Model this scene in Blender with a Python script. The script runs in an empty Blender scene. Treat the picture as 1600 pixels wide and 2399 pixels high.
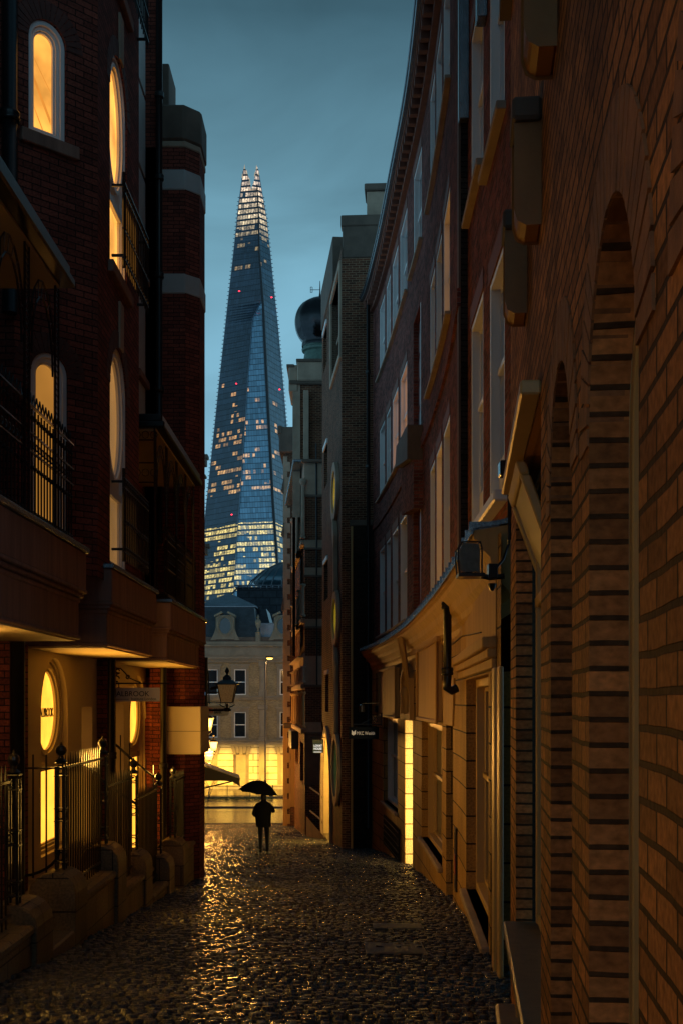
import bpy, math, random
import numpy as np
from mathutils import Vector, Matrix
from mathutils.geometry import tessellate_polygon
random.seed(7); R=random.random
PI=math.pi
# ---------------------------------------------------------------- camera, sky, exposure
F=2800.0; CX=800.0; HY=1642.0; EYE=1.55            # focal length, centre column, horizon row of the 1600x2399 photograph
scene=bpy.context.scene
cam=bpy.data.cameras.new('camera'); camo=bpy.data.objects.new('camera',cam); scene.collection.objects.link(camo)
camo.location=(0,0,EYE); camo.rotation_euler=(PI/2,0,0)
cam.sensor_fit='VERTICAL'; cam.sensor_height=36; cam.lens=F/2399*36; cam.shift_y=(HY-1199.5)/2399
cam.clip_start=.05; cam.clip_end=4000
scene.camera=camo
w=bpy.data.worlds.new('World'); scene.world=w; w.use_nodes=True
nt=w.node_tree; nt.nodes.clear()
def N(nt,t,**k):
    n=nt.nodes.new(t)
    for a,b in k.items(): setattr(n,a,b)
    return n
sky=N(nt,'ShaderNodeTexSky',sky_type='NISHITA',sun_disc=False,sun_elevation=math.radians(2.0),sun_rotation=math.radians(200),air_density=1.0,dust_density=.4,ozone_density=4.0)
bg=N(nt,'ShaderNodeBackground'); out=N(nt,'ShaderNodeOutputWorld')
tc=N(nt,'ShaderNodeTexCoord'); mp=N(nt,'ShaderNodeMapping'); mp.inputs['Scale'].default_value=(1.2,1.2,2.6)
no=N(nt,'ShaderNodeTexNoise'); no.inputs['Scale'].default_value=3.6; no.inputs['Detail'].default_value=5; no.inputs['Distortion'].default_value=.6
cr=N(nt,'ShaderNodeMapRange'); cr.inputs['From Min'].default_value=.3; cr.inputs['From Max'].default_value=.7; cr.inputs['To Min'].default_value=.8; cr.inputs['To Max'].default_value=1.22
mx=N(nt,'ShaderNodeMix',data_type='RGBA',blend_type='MULTIPLY'); mx.inputs['Factor'].default_value=1
mx2=N(nt,'ShaderNodeMix',data_type='RGBA',blend_type='MIX'); mx2.inputs['Factor'].default_value=.72
sx=N(nt,'ShaderNodeSeparateXYZ'); rp=N(nt,'ShaderNodeValToRGB')
e=rp.color_ramp.elements; e[0].position=0.0; e[0].color=(.27,.56,.78,1); e[1].position=.75; e[1].color=(.04,.09,.125,1)
e2=rp.color_ramp.elements.new(.22); e2.color=(.24,.50,.655,1)
e3=rp.color_ramp.elements.new(.36); e3.color=(.180,.39,.50,1)
e4=rp.color_ramp.elements.new(.5); e4.color=(.052,.122,.158,1)
tint=N(nt,'ShaderNodeMix',data_type='RGBA',blend_type='MULTIPLY'); tint.inputs['Factor'].default_value=1; tint.inputs['B'].default_value=(.05,.05,.045,1)
L=nt.links.new
L(tc.outputs['Generated'],mp.inputs[0]); L(mp.outputs[0],no.inputs[0]); L(no.outputs[0],cr.inputs[0])
L(tc.outputs['Generated'],sx.inputs[0]); L(sx.outputs[2],rp.inputs[0])
L(sky.outputs[0],tint.inputs['A']); L(tint.outputs['Result'],mx2.inputs['A']); L(rp.outputs[0],mx2.inputs['B'])
L(mx2.outputs['Result'],mx.inputs['A']); L(cr.outputs[0],mx.inputs['B']); L(mx.outputs['Result'],bg.inputs[0]); bg.inputs[1].default_value=1.25
L(bg.outputs[0],out.inputs[0])
vs=scene.view_settings; vs.view_transform='Standard'; vs.look='None'; vs.gamma=1; vs.exposure=0
scene.cycles.use_denoising=True; scene.cycles.sample_clamp_indirect=4; scene.cycles.max_bounces=5; scene.cycles.diffuse_bounces=3; scene.cycles.glossy_bounces=3

# ---------------------------------------------------------------- helpers
def X(px,d): return (px-CX)*d/F
def Z(py,d): return EYE+(HY-py)*d/F
def gz(y):
    y=min(y,103.0)
    return -(0.0867*y-9.2e-5*y*y) if y>0 else -0.0867*y
class Path:
    """a facade line in plan: p0 is its left end seen from the lane; s runs along it, y into the building, z up"""
    def __init__(s,pts,smooth=False):
        P=[Vector(p) for p in pts]
        if smooth:
            Q=[]; E=[2*P[0]-P[1]]+P+[2*P[-1]-P[-2]]
            for i in range(1,len(E)-2):
                for k in range(8):
                    t=k/8; a,b,c,d=E[i-1:i+3]
                    Q.append(.5*((2*b)+(c-a)*t+(2*a-5*b+4*c-d)*t*t+(3*b-a-3*c+d)*t**3))
            P=Q+[P[-1]]
        s.P=P; s.S=[0]
        for a,b in zip(P,P[1:]): s.S.append(s.S[-1]+(b-a).length)
        s.L=s.S[-1]; s.curved=len(P)>2
    def raw(s,t):
        S=s.S;i=0
        while i<len(S)-2 and t>S[i+1]: i+=1
        a,b=s.P[i],s.P[i+1]
        return a+(b-a)*((t-S[i])/(S[i+1]-S[i]))
    def map(s,x,y,z):
        p=s.raw(x); h=.25 if s.curved else .05
        t=(s.raw(x+h)-s.raw(x-h)).normalized()
        return Vector((p.x-t.y*y,p.y+t.x*y,z))
    def spx(s,px,y=0):
        a,b=-3.0,s.L+3
        g=lambda t:(lambda q:q.x/q.y-(px-CX)/F)(s.map(t,y,0))
        for _ in range(40):
            m=(a+b)/2
            if g(m)<0: a=m
            else: b=m
        return (a+b)/2
    def zp(s,px,py,y=0):
        return Z(py,s.map(s.spx(px,y),y,0).y)
def ident(x,y,z): return Vector((x,y,z))
def frame(loc,rot=0):
    c,sn=math.cos(rot),math.sin(rot)
    return lambda x,y,z: Vector((loc[0]+c*x-sn*y,loc[1]+sn*x+c*y,loc[2]+z))
ROOTS={}
def thing(name,label,cat,loc=(0,0,0),group=None,kind=None):
    o=bpy.data.objects.new(name,None); scene.collection.objects.link(o); o.location=loc; o.empty_display_size=.2
    o['label']=label; o['category']=cat
    if group:o['group']=group
    if kind:o['kind']=kind
    return o
def wloc(o):
    v=Vector((0,0,0))
    while o: v+=o.location; o=o.parent
    return v
class MB:
    def __init__(s,xf=ident): s.v=[];s.f=[];s.uv=[];s.xf=xf.map if isinstance(xf,Path) else xf; s.cv=isinstance(xf,Path) and xf.curved
    def add(s,vs,fs,xf=None,uvs=None):
        b=len(s.v); g=xf or s.xf
        s.v+= [g(*p) for p in vs]
        for f in fs:
            s.f.append([b+i for i in f])
            if uvs: s.uv.append([uvs[i] for i in f]); continue
            a,c,d=(Vector(vs[f[i]]) for i in (0,1,2)); n=(c-a).cross(d-c)
            if n.length>0: n.normalize()
            if abs(n.z)>.8: s.uv.append([(vs[i][0],vs[i][1]) for i in f])
            else: s.uv.append([(vs[i][0]+vs[i][1],vs[i][2]) for i in f])
        return s
    def box(s,x0,x1,y0,y1,z0,z1,xf=None):
        n=max(1,int((x1-x0)/.7)) if s.cv else 1
        vs=[];fs=[]
        for i in range(n+1):
            x=x0+(x1-x0)*i/n
            vs+=[(x,y0,z0),(x,y1,z0),(x,y1,z1),(x,y0,z1)]
        for i in range(n):
            a=4*i;b=a+4
            fs+=[(a,b,b+3,a+3),(a+1,a+2,b+2,b+1),(a+3,b+3,b+2,a+2),(a,a+1,b+1,b)]
        fs+=[(0,3,2,1),(4*n,4*n+1,4*n+2,4*n+3)]
        return s.add(vs,fs,xf)
    def prism(s,poly,y0,y1,xf=None,holes=()):
        """polygon in (x,z) pushed from y0 to y1"""
        loops=[poly]+list(holes); allp=[p for l in loops for p in l]; n=len(allp)
        tr=tessellate_polygon([[Vector((p[0],p[1],0)) for p in l] for l in loops])
        vs=[(p[0],y0,p[1]) for p in allp]+[(p[0],y1,p[1]) for p in allp]
        fs=[]
        for t in tr:
            a,b,c=(allp[i] for i in t)
            ar=(b[0]-a[0])*(c[1]-a[1])-(b[1]-a[1])*(c[0]-a[0])
            t=tuple(t) if ar>0 else tuple(reversed(t))
            fs.append(t); fs.append(tuple(n+i for i in reversed(t)))
        b=0
        for li,l in enumerate(loops):
            m=len(l); ar=sum(l[i][0]*l[(i+1)%m][1]-l[(i+1)%m][0]*l[i][1] for i in range(m))
            ccw=(ar>0)==(li==0)
            for i in range(m):
                j=(i+1)%m
                q=(b+i,b+j,n+b+j,n+b+i) 
                fs.append(tuple(reversed(q)) if ccw else q)
            b+=m
        return s.add(vs,fs,xf)
    def tube(s,pts,r,n=6,xf=None,caps=True):
        P=[Vector(p) for p in pts]; rr=r if isinstance(r,(list,tuple)) else [r]*len(P)
        vs=[];fs=[]
        up=Vector((0,0,1))
        for i,p in enumerate(P):
            t=(P[min(i+1,len(P)-1)]-P[max(i-1,0)]).normalized()
            a=t.cross(up)
            if a.length<.05: a=t.cross(Vector((1,0,0)))
            a.normalize(); b=a.cross(t)
            for k in range(n):
                q=2*PI*k/n; o=p+(a*math.cos(q)+b*math.sin(q))*rr[i]; vs.append(tuple(o))
        for i in range(len(P)-1):
            for k in range(n):
                a=i*n+k;b=i*n+(k+1)%n
                fs.append((a,b,b+n,a+n))
        if caps: fs+=[tuple(range(n)),tuple(reversed(range((len(P)-1)*n,len(P)*n)))]
        return s.add(vs,fs,xf)
    def lathe(s,prof,c=(0,0,0),n=16,xf=None,sx=1,sy=1,ph=0):
        vs=[];fs=[]
        for r,z in prof:
            for k in range(n):
                q=2*PI*k/n+ph; vs.append((c[0]+r*sx*math.cos(q),c[1]+r*sy*math.sin(q),c[2]+z))
        for i in range(len(prof)-1):
            for k in range(n):
                a=i*n+k;b=i*n+(k+1)%n
                fs.append((a,b,b+n,a+n))
        fs+=[tuple(reversed(range(n))),tuple(range((len(prof)-1)*n,len(prof)*n))]
        return s.add(vs,fs,xf)
    def ball(s,c,r,n=8,xf=None,sz=1): return s.lathe([(max(.001,r*math.sin(PI*i/n)),-r*sz*math.cos(PI*i/n)) for i in range(n+1)],c,n*2,xf)
    def build(s,name,mat,parent=None,smooth=False,bevel=0,label=None,kind=None,clip=True):
        if not s.v: return None
        o3=wloc(parent) if parent else Vector((0,0,0))
        me=bpy.data.meshes.new(name); me.from_pydata([tuple(v-o3) for v in s.v],[],s.f)
        ul=me.uv_layers.new(name='UVMap')
        ul.data.foreach_set('uv',[c for f in s.uv for p in f for c in p])
        me.materials.append(mat)
        if smooth: me.polygons.foreach_set('use_smooth',[True]*len(me.polygons))
        me.update()
        o=bpy.data.objects.new(name,me); scene.collection.objects.link(o)
        if parent:o.parent=parent
        if bevel:
            m=o.modifiers.new('b','BEVEL'); m.width=bevel; m.segments=1; m.limit_method='ANGLE'
        if smooth and smooth!=1:
            pass
        if label:o['label']=label
        if kind:o['kind']=kind
        return o
def single(o,label,cat,group=None,kind=None):
    o['label']=label;o['category']=cat
    if group:o['group']=group
    if kind:o['kind']=kind
    return o
def lettering(name,body,size,xf,mat,parent,align='LEFT',depth=.004,bold=0,sx=1,space=1):
    cu=bpy.data.curves.new(name,'FONT'); cu.body=body; cu.size=size; cu.extrude=depth; cu.align_x=align; cu.offset=bold; cu.space_character=space
    t=bpy.data.objects.new('tmp',cu); scene.collection.objects.link(t)
    dg=bpy.context.evaluated_depsgraph_get(); me=bpy.data.meshes.new_from_object(t.evaluated_get(dg))
    bpy.data.objects.remove(t)
    o3=wloc(parent)
    for v in me.vertices:
        v.co=xf(v.co.x*sx,-v.co.z,v.co.y)-o3
    me.materials.clear(); me.materials.append(mat); me.name=name
    o=bpy.data.objects.new(name,me); scene.collection.objects.link(o); o.parent=parent
    return o
# walls with openings: hole=(kind,a,b,c,d) kind rect|arch|oval  (a,b along the wall; c,d heights)
def hole_loop(h,n=20):
    k,a,b,c,d=h[:5]
    if k=='rect': return [(a,c),(b,c),(b,d),(a,d)]
    m=(a+b)/2; r=(b-a)/2
    if k=='arch':
        hr=h[5] if len(h)>5 else r
        return [(a,c),(b,c)]+[(m+r*math.cos(PI*i/n),d-hr+hr*math.sin(PI*i/n)) for i in range(n+1)]
    cz=(c+d)/2; rz=(d-c)/2
    return [(m+r*math.cos(2*PI*i/(2*n)),cz+rz*math.sin(2*PI*i/(2*n))) for i in range(2*n)]
def wall(name,path,s0,s1,z0,z1,holes,mat,parent,depth=.2,y=0,bevel=0,step=.8):
    mb=MB(path); mb.cv=False; jk=min(1,.078/depth) if depth<.2 else 1
    xs={s0,s1}; zs={z0,z1}
    for h in holes: xs|={h[1],h[2]}; zs|={h[3],h[4]}
    if path.curved:
        k=int((s1-s0)/step)+1
        xs|={s0+(s1-s0)*i/k for i in range(k)}
    xs=sorted(x for x in xs if s0<=x<=s1); zs=sorted(z for z in zs if z0<=z<=z1)
    for x0,x1 in zip(xs,xs[1:]):
        if x1-x0<1e-6: continue
        run=None
        for q0,q1 in zip(zs,zs[1:]):
            mx_,mz=(x0+x1)/2,(q0+q1)/2
            inside=any(h[1]<mx_<h[2] and h[3]<mz<h[4] for h in holes)
            if not inside: mb.add([(x0,y,q0),(x1,y,q0),(x1,y,q1),(x0,y,q1)],[(0,1,2,3)])
    for h in holes:
        k,a,b,c,d=h[:5]
        lp=hole_loop(h); n=len(lp)
        # reveals
        for i in range(n):
            p,q=lp[i],lp[(i+1)%n]
            u0=.129+.225*round(p[0]/.225); mb.add([(p[0],y,p[1]),(p[0],y+depth,p[1]),(q[0],y+depth,q[1]),(q[0],y,q[1])],[(0,1,2,3)],uvs=[(u0,p[1]),(u0+depth*jk,p[1]),(u0+depth*jk,q[1]),(u0,q[1])])
        if k=='arch':
            ar=lp[2:]
            for p,q in zip(ar,ar[1:]): mb.add([(q[0],y,q[1]),(p[0],y,p[1]),(p[0],y,d),(q[0],y,d)],[(0,1,2,3)])
        if k=='oval':
            h2=n//2
            for i in range(h2):
                p,q=lp[i],lp[i+1]; mb.add([(q[0],y,q[1]),(p[0],y,p[1]),(p[0],y,d),(q[0],y,d)],[(0,1,2,3)])
            for i in range(h2,n):
                p,q=lp[i],lp[(i+1)%n]; mb.add([(p[0],y,c),(q[0],y,c),(q[0],y,q[1]),(p[0],y,p[1])],[(0,1,2,3)])
    return mb.build(name,mat,parent)
def ring(mb,loop,w_,y0,y1,closed=True,inward=True):
    """moulding of width w_ following a loop (in x,z), from y0 to y1"""
    n=len(loop); cxm=sum(p[0] for p in loop)/n; czm=sum(p[1] for p in loop)/n
    inner=[]
    for i,p in enumerate(loop):
        a=Vector(loop[i-1] if (i or closed) else p); b=Vector(loop[(i+1)%n] if (i<n-1 or closed) else p)
        pv=Vector(p); 
        t1=(pv-a); t2=(b-pv)
        if t1.length<1e-6:t1=t2
        if t2.length<1e-6:t2=t1
        t1.normalize();t2.normalize()
        n1=Vector((-t1.y,t1.x));n2=Vector((-t2.y,t2.x)); nn=(n1+n2)
        if nn.length<1e-6: nn=n1
        nn.normalize(); k=1/max(.5,nn.dot(n1))
        inner.append(pv+nn*w_*k*(1 if inward else -1))
    for i in range(n if closed else n-1):
        j=(i+1)%n; p,q,pi,qi=loop[i],loop[j],inner[i],inner[j]
        mb.add([(p[0],y0,p[1]),(q[0],y0,q[1]),(qi[0],y0,qi[1]),(pi[0],y0,pi[1]),(p[0],y1,p[1]),(q[0],y1,q[1]),(qi[0],y1,qi[1]),(pi[0],y1,pi[1])],
               [(0,1,2,3),(3,2,6,7),(0,4,5,1),(7,6,5,4)])
    return [tuple(p) for p in inner]
def pane(mb,loop,y):
    tr=tessellate_polygon([[Vector((p[0],p[1],0)) for p in loop]])
    fs=[]
    for t in tr:
        a,b,c=(loop[i] for i in t); ar=(b[0]-a[0])*(c[1]-a[1])-(b[1]-a[1])*(c[0]-a[0])
        fs.append(tuple(t) if ar>0 else tuple(reversed(t)))
    mb.add([(p[0],y,p[1]) for p in loop],fs)
# ---------------------------------------------------------------- materials
def newmat(name):
    m=bpy.data.materials.new(name); m.use_nodes=True; nt=m.node_tree; b=nt.nodes['Principled BSDF']
    return m,nt,b
def plain(name,col,rough=.6,metal=0,var=.25,scale=3,bump=.15,emit=None,es=0,spec=.5,coat=0,streak=False):
    m,nt,b=newmat(name); L=nt.links.new
    tc=N(nt,'ShaderNodeTexCoord'); no=N(nt,'ShaderNodeTexNoise'); no.inputs['Scale'].default_value=scale; no.inputs['Detail'].default_value=6; no.inputs['Roughness'].default_value=.65
    src=tc.outputs['Object']
    if streak:
        mp=N(nt,'ShaderNodeMapping'); mp.inputs['Scale'].default_value=(4,4,.35); L(src,mp.inputs[0]); src=mp.outputs[0]
    L(src,no.inputs['Vector'])
    r=N(nt,'ShaderNodeMapRange'); r.inputs[1].default_value=.25; r.inputs[2].default_value=.75; r.inputs[3].default_value=1-var; r.inputs[4].default_value=1+var
    L(no.outputs[0],r.inputs[0])
    mx=N(nt,'ShaderNodeMix',data_type='RGBA',blend_type='MULTIPLY'); mx.inputs['Factor'].default_value=1; mx.inputs['A'].default_value=(*col,1)
    L(r.outputs[0],mx.inputs['B']); L(mx.outputs['Result'],b.inputs['Base Color'])
    b.inputs['Roughness'].default_value=rough; b.inputs['Metallic'].default_value=metal; b.inputs['Specular IOR Level'].default_value=spec; b.inputs['Coat Weight'].default_value=coat
    if bump:
        n2=N(nt,'ShaderNodeTexNoise'); n2.inputs['Scale'].default_value=scale*12; n2.inputs['Detail'].default_value=5; L(tc.outputs['Object'],n2.inputs['Vector'])
        bp=N(nt,'ShaderNodeBump'); bp.inputs['Strength'].default_value=bump; bp.inputs['Distance'].default_value=.01; L(n2.outputs[0],bp.inputs['Height']); L(bp.outputs[0],b.inputs['Normal'])
    if emit: b.inputs['Emission Color'].default_value=(*emit,1); b.inputs['Emission Strength'].default_value=es
    return m
def brick(name,c1,c2,mortar,bw=.225,bh=.075,ms=.009,rough=.75,soot=.35,bump=.6,offset=.5,wobble=0.0,spec=.06):
    m,nt,b=newmat(name); L=nt.links.new
    uv=N(nt,'ShaderNodeUVMap'); vec=uv.outputs[0]
    if wobble:
        nw=N(nt,'ShaderNodeTexNoise'); nw.inputs['Scale'].default_value=5; L(vec,nw.inputs[0])
        sc=N(nt,'ShaderNodeVectorMath',operation='MULTIPLY_ADD'); L(nw.outputs['Color'],sc.inputs[0]); sc.inputs[1].default_value=(wobble,wobble,0); L(vec,sc.inputs[2]); vec=sc.outputs[0]
    t=N(nt,'ShaderNodeTexBrick'); t.offset=offset; t.inputs['Scale'].default_value=1; t.inputs['Brick Width'].default_value=bw; t.inputs['Row Height'].default_value=bh
    t.inputs['Mortar Size'].default_value=ms; t.inputs['Mortar Smooth'].default_value=.25; t.inputs['Bias'].default_value=0
    t.inputs['Color1'].default_value=(*c1,1); t.inputs['Color2'].default_value=(*c2,1); t.inputs['Mortar'].default_value=(*mortar,1)
    L(vec,t.inputs['Vector'])
    no=N(nt,'ShaderNodeTexNoise'); no.inputs['Scale'].default_value=.9; no.inputs['Detail'].default_value=6; L(uv.outputs[0],no.inputs[0])
    r=N(nt,'ShaderNodeMapRange'); r.inputs[1].default_value=.3; r.inputs[2].default_value=.7; r.inputs[3].default_value=1-soot; r.inputs[4].default_value=1+soot*.5; L(no.outputs[0],r.inputs[0])
    n2=N(nt,'ShaderNodeTexNoise'); n2.inputs['Scale'].default_value=38; n2.inputs['Detail'].default_value=4; L(uv.outputs[0],n2.inputs[0])
    r2=N(nt,'ShaderNodeMapRange'); r2.inputs[1].default_value=.25; r2.inputs[2].default_value=.75; r2.inputs[3].default_value=.58; r2.inputs[4].default_value=1.36; L(n2.outputs[0],r2.inputs[0])
    a=N(nt,'ShaderNodeMix',data_type='RGBA',blend_type='MULTIPLY'); a.inputs['Factor'].default_value=1; L(t.outputs[0],a.inputs['A']); L(r.outputs[0],a.inputs['B'])
    c=N(nt,'ShaderNodeMix',data_type='RGBA',blend_type='MULTIPLY'); c.inputs['Factor'].default_value=1; L(a.outputs['Result'],c.inputs['A']); L(r2.outputs[0],c.inputs['B'])
    L(c.outputs['Result'],b.inputs['Base Color']); b.inputs['Roughness'].default_value=rough; b.inputs['Specular IOR Level'].default_value=spec
    inv=N(nt,'ShaderNodeMath',operation='MULTIPLY_ADD'); inv.inputs[1].default_value=-1; L(t.outputs['Fac'],inv.inputs[0]); 
    ml=N(nt,'ShaderNodeMath',operation='MULTIPLY'); ml.inputs[1].default_value=.35; L(n2.outputs[0],ml.inputs[0]); L(ml.outputs[0],inv.inputs[2])
    bp=N(nt,'ShaderNodeBump'); bp.inputs['Strength'].default_value=bump; bp.inputs['Distance'].default_value=.012; L(inv.outputs[0],bp.inputs['Height']); L(bp.outputs[0],b.inputs['Normal'])
    return m
def glow(name,col,strength,var=.2,scale=.8,vert=0):
    m,nt,b=newmat(name); L=nt.links.new
    b.inputs['Base Color'].default_value=(.02,.02,.02,1); b.inputs['Roughness'].default_value=.15
    uv=N(nt,'ShaderNodeTexCoord'); no=N(nt,'ShaderNodeTexNoise'); no.inputs['Scale'].default_value=scale; no.inputs['Detail'].default_value=3; L(uv.outputs['Object'],no.inputs[0])
    r=N(nt,'ShaderNodeMapRange'); r.inputs[1].default_value=.3; r.inputs[2].default_value=.7; r.inputs[3].default_value=strength*(1-var); r.inputs[4].default_value=strength*(1+var); L(no.outputs[0],r.inputs[0])
    b.inputs['Emission Color'].default_value=(*col,1); L(r.outputs[0],b.inputs['Emission Strength'])
    return m
M={}
M['red_brick']=brick('dark red brick',(.29,.080,.055),(.15,.046,.034),(.035,.022,.02),ms=.007,bump=.8,soot=.25)
M['red_brick2']=brick('plum red brick',(.30,.095,.075),(.11,.038,.032),(.17,.13,.12),ms=.008,bump=.5,rough=.9)
M['brown_brick']=brick('brown brick pale joints',(.16,.062,.036),(.06,.028,.020),(.29,.20,.13),ms=.0075,bump=.3,soot=.3)
M['dark_brick']=brick('sooty brick',(.05,.035,.024),(.028,.022,.017),(.04,.032,.026),ms=.008,bump=.5)
M['stock_brick']=brick('yellow stock brick',(.64,.28,.10),(.27,.115,.045),(.085,.048,.026),ms=.0084,bump=.9,soot=.45,wobble=.012,rough=.75,spec=.12)
M['far_brick']=brick('weathered yellow brick',(.32,.21,.10),(.17,.105,.05),(.42,.34,.22),ms=.010,bump=.1,soot=.2)
M['stone']=plain('weathered pale stone',(.36,.265,.19),.75,var=.3,scale=1.3,bump=.3)
M['stone_dark']=plain('sooty stone',(.115,.08,.058),.75,var=.45,scale=1.0,bump=.3)
M['stone_red']=plain('red sandstone',(.25,.13,.095),.7,var=.4,scale=1.6,bump=.3,streak=True)
M['far_stone']=plain('market portland stone',(.24,.18,.12),.8,var=.3,scale=.8,bump=.1)
M['granite']=plain('wet granite',(.16,.125,.085),.35,var=.35,scale=9,bump=.4)
M['render']=plain('cream render',(.50,.42,.28),.7,var=.08,scale=1,bump=.08)
M['soffit']=plain('painted soffit',(.60,.47,.24),.65,var=.12,scale=1.5,bump=.1)
M['white_paint']=plain('white gloss paint',(.80,.77,.76),.35,var=.06,scale=2,bump=.03)
M['cream_paint']=plain('cream paint',(.55,.37,.15),.4,var=.1,scale=2,bump=.05)
M['red_paint']=plain('dark red paint',(.16,.03,.022),.4,var=.2)
M['iron']=plain('black iron paint',(.012,.012,.013),.28,metal=.2,var=.3,bump=.1,coat=.4)
M['pipe']=plain('black cast iron',(.018,.017,.018),.3,metal=.3,var=.3,bump=.15)
M['lead']=plain('wet lead',(.20,.215,.24),.22,metal=.8,var=.35,scale=6,bump=.4)
M['slate']=brick('wet slate',(.022,.028,.038),(.036,.045,.058),(.015,.018,.022),bw=.35,bh=.22,ms=.01,rough=.35,bump=.6,spec=.5)
M['slate_lt']=brick('pale wet slate',(.10,.14,.18),(.14,.19,.23),(.04,.05,.06),bw=.4,bh=.22,ms=.012,rough=.3,bump=.5,spec=.5)
M['copper']=plain('dark bronze sheet',(.035,.036,.04),.22,metal=.85,var=.35,scale=2,bump=.05)
M['patina']=plain('green patina',(.10,.17,.14),.6,var=.4,scale=5)
M['glass']=plain('dark window glass',(.015,.018,.022),.07,var=.2,bump=0,spec=.8)
M['glass_sky']=plain('glass reflecting sky',(.10,.12,.14),.12,metal=.5,var=.2,bump=0,spec=1)
M['blind']=plain('pale blind behind glass',(.33,.30,.26),.5,var=.1,bump=0)
M['black_cloth']=plain('black cloth',(.006,.006,.007),.85,var=.2,spec=.1)
M['skin']=plain('skin',(.25,.14,.10),.6,var=.05)
M['canvas']=plain('dark canvas',(.02,.02,.022),.6,var=.2)
M['canvas_lt']=plain('pale canvas',(.22,.19,.15),.6,var=.1)
M['warm']=glow('warm lit room',(1.0,.42,.07),1.25,.38,2.2)
M['warm_dim']=glow('dim lit room',(1.0,.42,.07),.40,.3,.9)
M['orange_room']=glow('orange lit room',(1.0,.42,.17),.60,.35,1.2)
M['yellow']=glow('yellow lit wall glass',(1.0,.40,.036),2.0,.16,2.5)
M['lamp']=glow('lamp glass alight',(1.0,.62,.18),26,.1)
M['lamp2']=glow('street lamp bulb',(1.0,.60,.10),5,.1)
M['lamp3']=glow('lantern glass alight',(1.0,.68,.12),2.2,.3,9)
M['lantern_glass']=plain('rippled glass with painted glow',(.30,.20,.10),.2,var=.5,scale=30,bump=.4,emit=(1,.5,.15),es=0.06)  # faint warm glow painted into the glass of the unlit lantern
# ================================================================ GROUND
def mat_setts():
    m,nt,b=newmat('wet stone setts'); L=nt.links.new
    at=N(nt,'ShaderNodeAttribute'); at.attribute_name='tone'
    tc=N(nt,'ShaderNodeTexCoord'); no=N(nt,'ShaderNodeTexNoise'); no.inputs['Scale'].default_value=14; no.inputs['Detail'].default_value=6; L(tc.outputs['Object'],no.inputs[0])
    rp=N(nt,'ShaderNodeValToRGB'); e=rp.color_ramp.elements; e[0].color=(.010,.010,.011,1); e[1].color=(.034,.029,.027,1); L(at.outputs['Fac'],rp.inputs[0])
    mx=N(nt,'ShaderNodeMix',data_type='RGBA',blend_type='MULTIPLY'); mx.inputs['Factor'].default_value=.7; L(rp.outputs[0],mx.inputs['A']); L(no.outputs[0],mx.inputs['B']); L(mx.outputs['Result'],b.inputs['Base Color'])
    n3=N(nt,'ShaderNodeTexNoise'); n3.inputs['Scale'].default_value=.5; L(tc.outputs['Object'],n3.inputs[0])
    r=N(nt,'ShaderNodeMapRange'); r.inputs[1].default_value=.35; r.inputs[2].default_value=.65; r.inputs[3].default_value=.10; r.inputs[4].default_value=.26; L(n3.outputs[0],r.inputs[0]); L(r.outputs[0],b.inputs['Roughness'])
    n2=N(nt,'ShaderNodeTexNoise'); n2.inputs['Scale'].default_value=38; n2.inputs['Detail'].default_value=6; L(tc.outputs['Object'],n2.inputs[0])
    bp=N(nt,'ShaderNodeBump'); bp.inputs['Strength'].default_value=1.0; bp.inputs['Distance'].default_value=.024; L(n2.outputs[0],bp.inputs['Height']); L(bp.outputs[0],b.inputs['Normal'])
    b.inputs['Specular IOR Level'].default_value=1.0
    return m
M['setts']=mat_setts()
M['grout']=plain('wet earth between setts',(.010,.009,.008),.35,var=.3,scale=20,bump=.5)
M['asphalt']=plain('wet asphalt',(.035,.033,.032),.16,var=.3,scale=3,bump=.25)
M['paving']=plain('wet paving slabs',(.09,.08,.07),.2,var=.25,scale=2,bump=.25)
def lane_left(y):  return -2.72 if y<25.2 else -2.9-.118*(y-25)-.3*min(1,(y-25)/1.5)
CH=[(-7.0,62),(-4.9,54),(-2.75,44),(-1.75,33),(-1.05,26),(-.72,21),(-.60,17),(-.5,12),(-.2,5),(0,1)]
def chan(x,y):
    for a,b in zip(CH,CH[1:]):
        if b[1]<=y<=a[1]: return abs(x-(a[0]+(b[0]-a[0])*(a[1]-y)/(a[1]-b[1])))
    return 9
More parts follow.
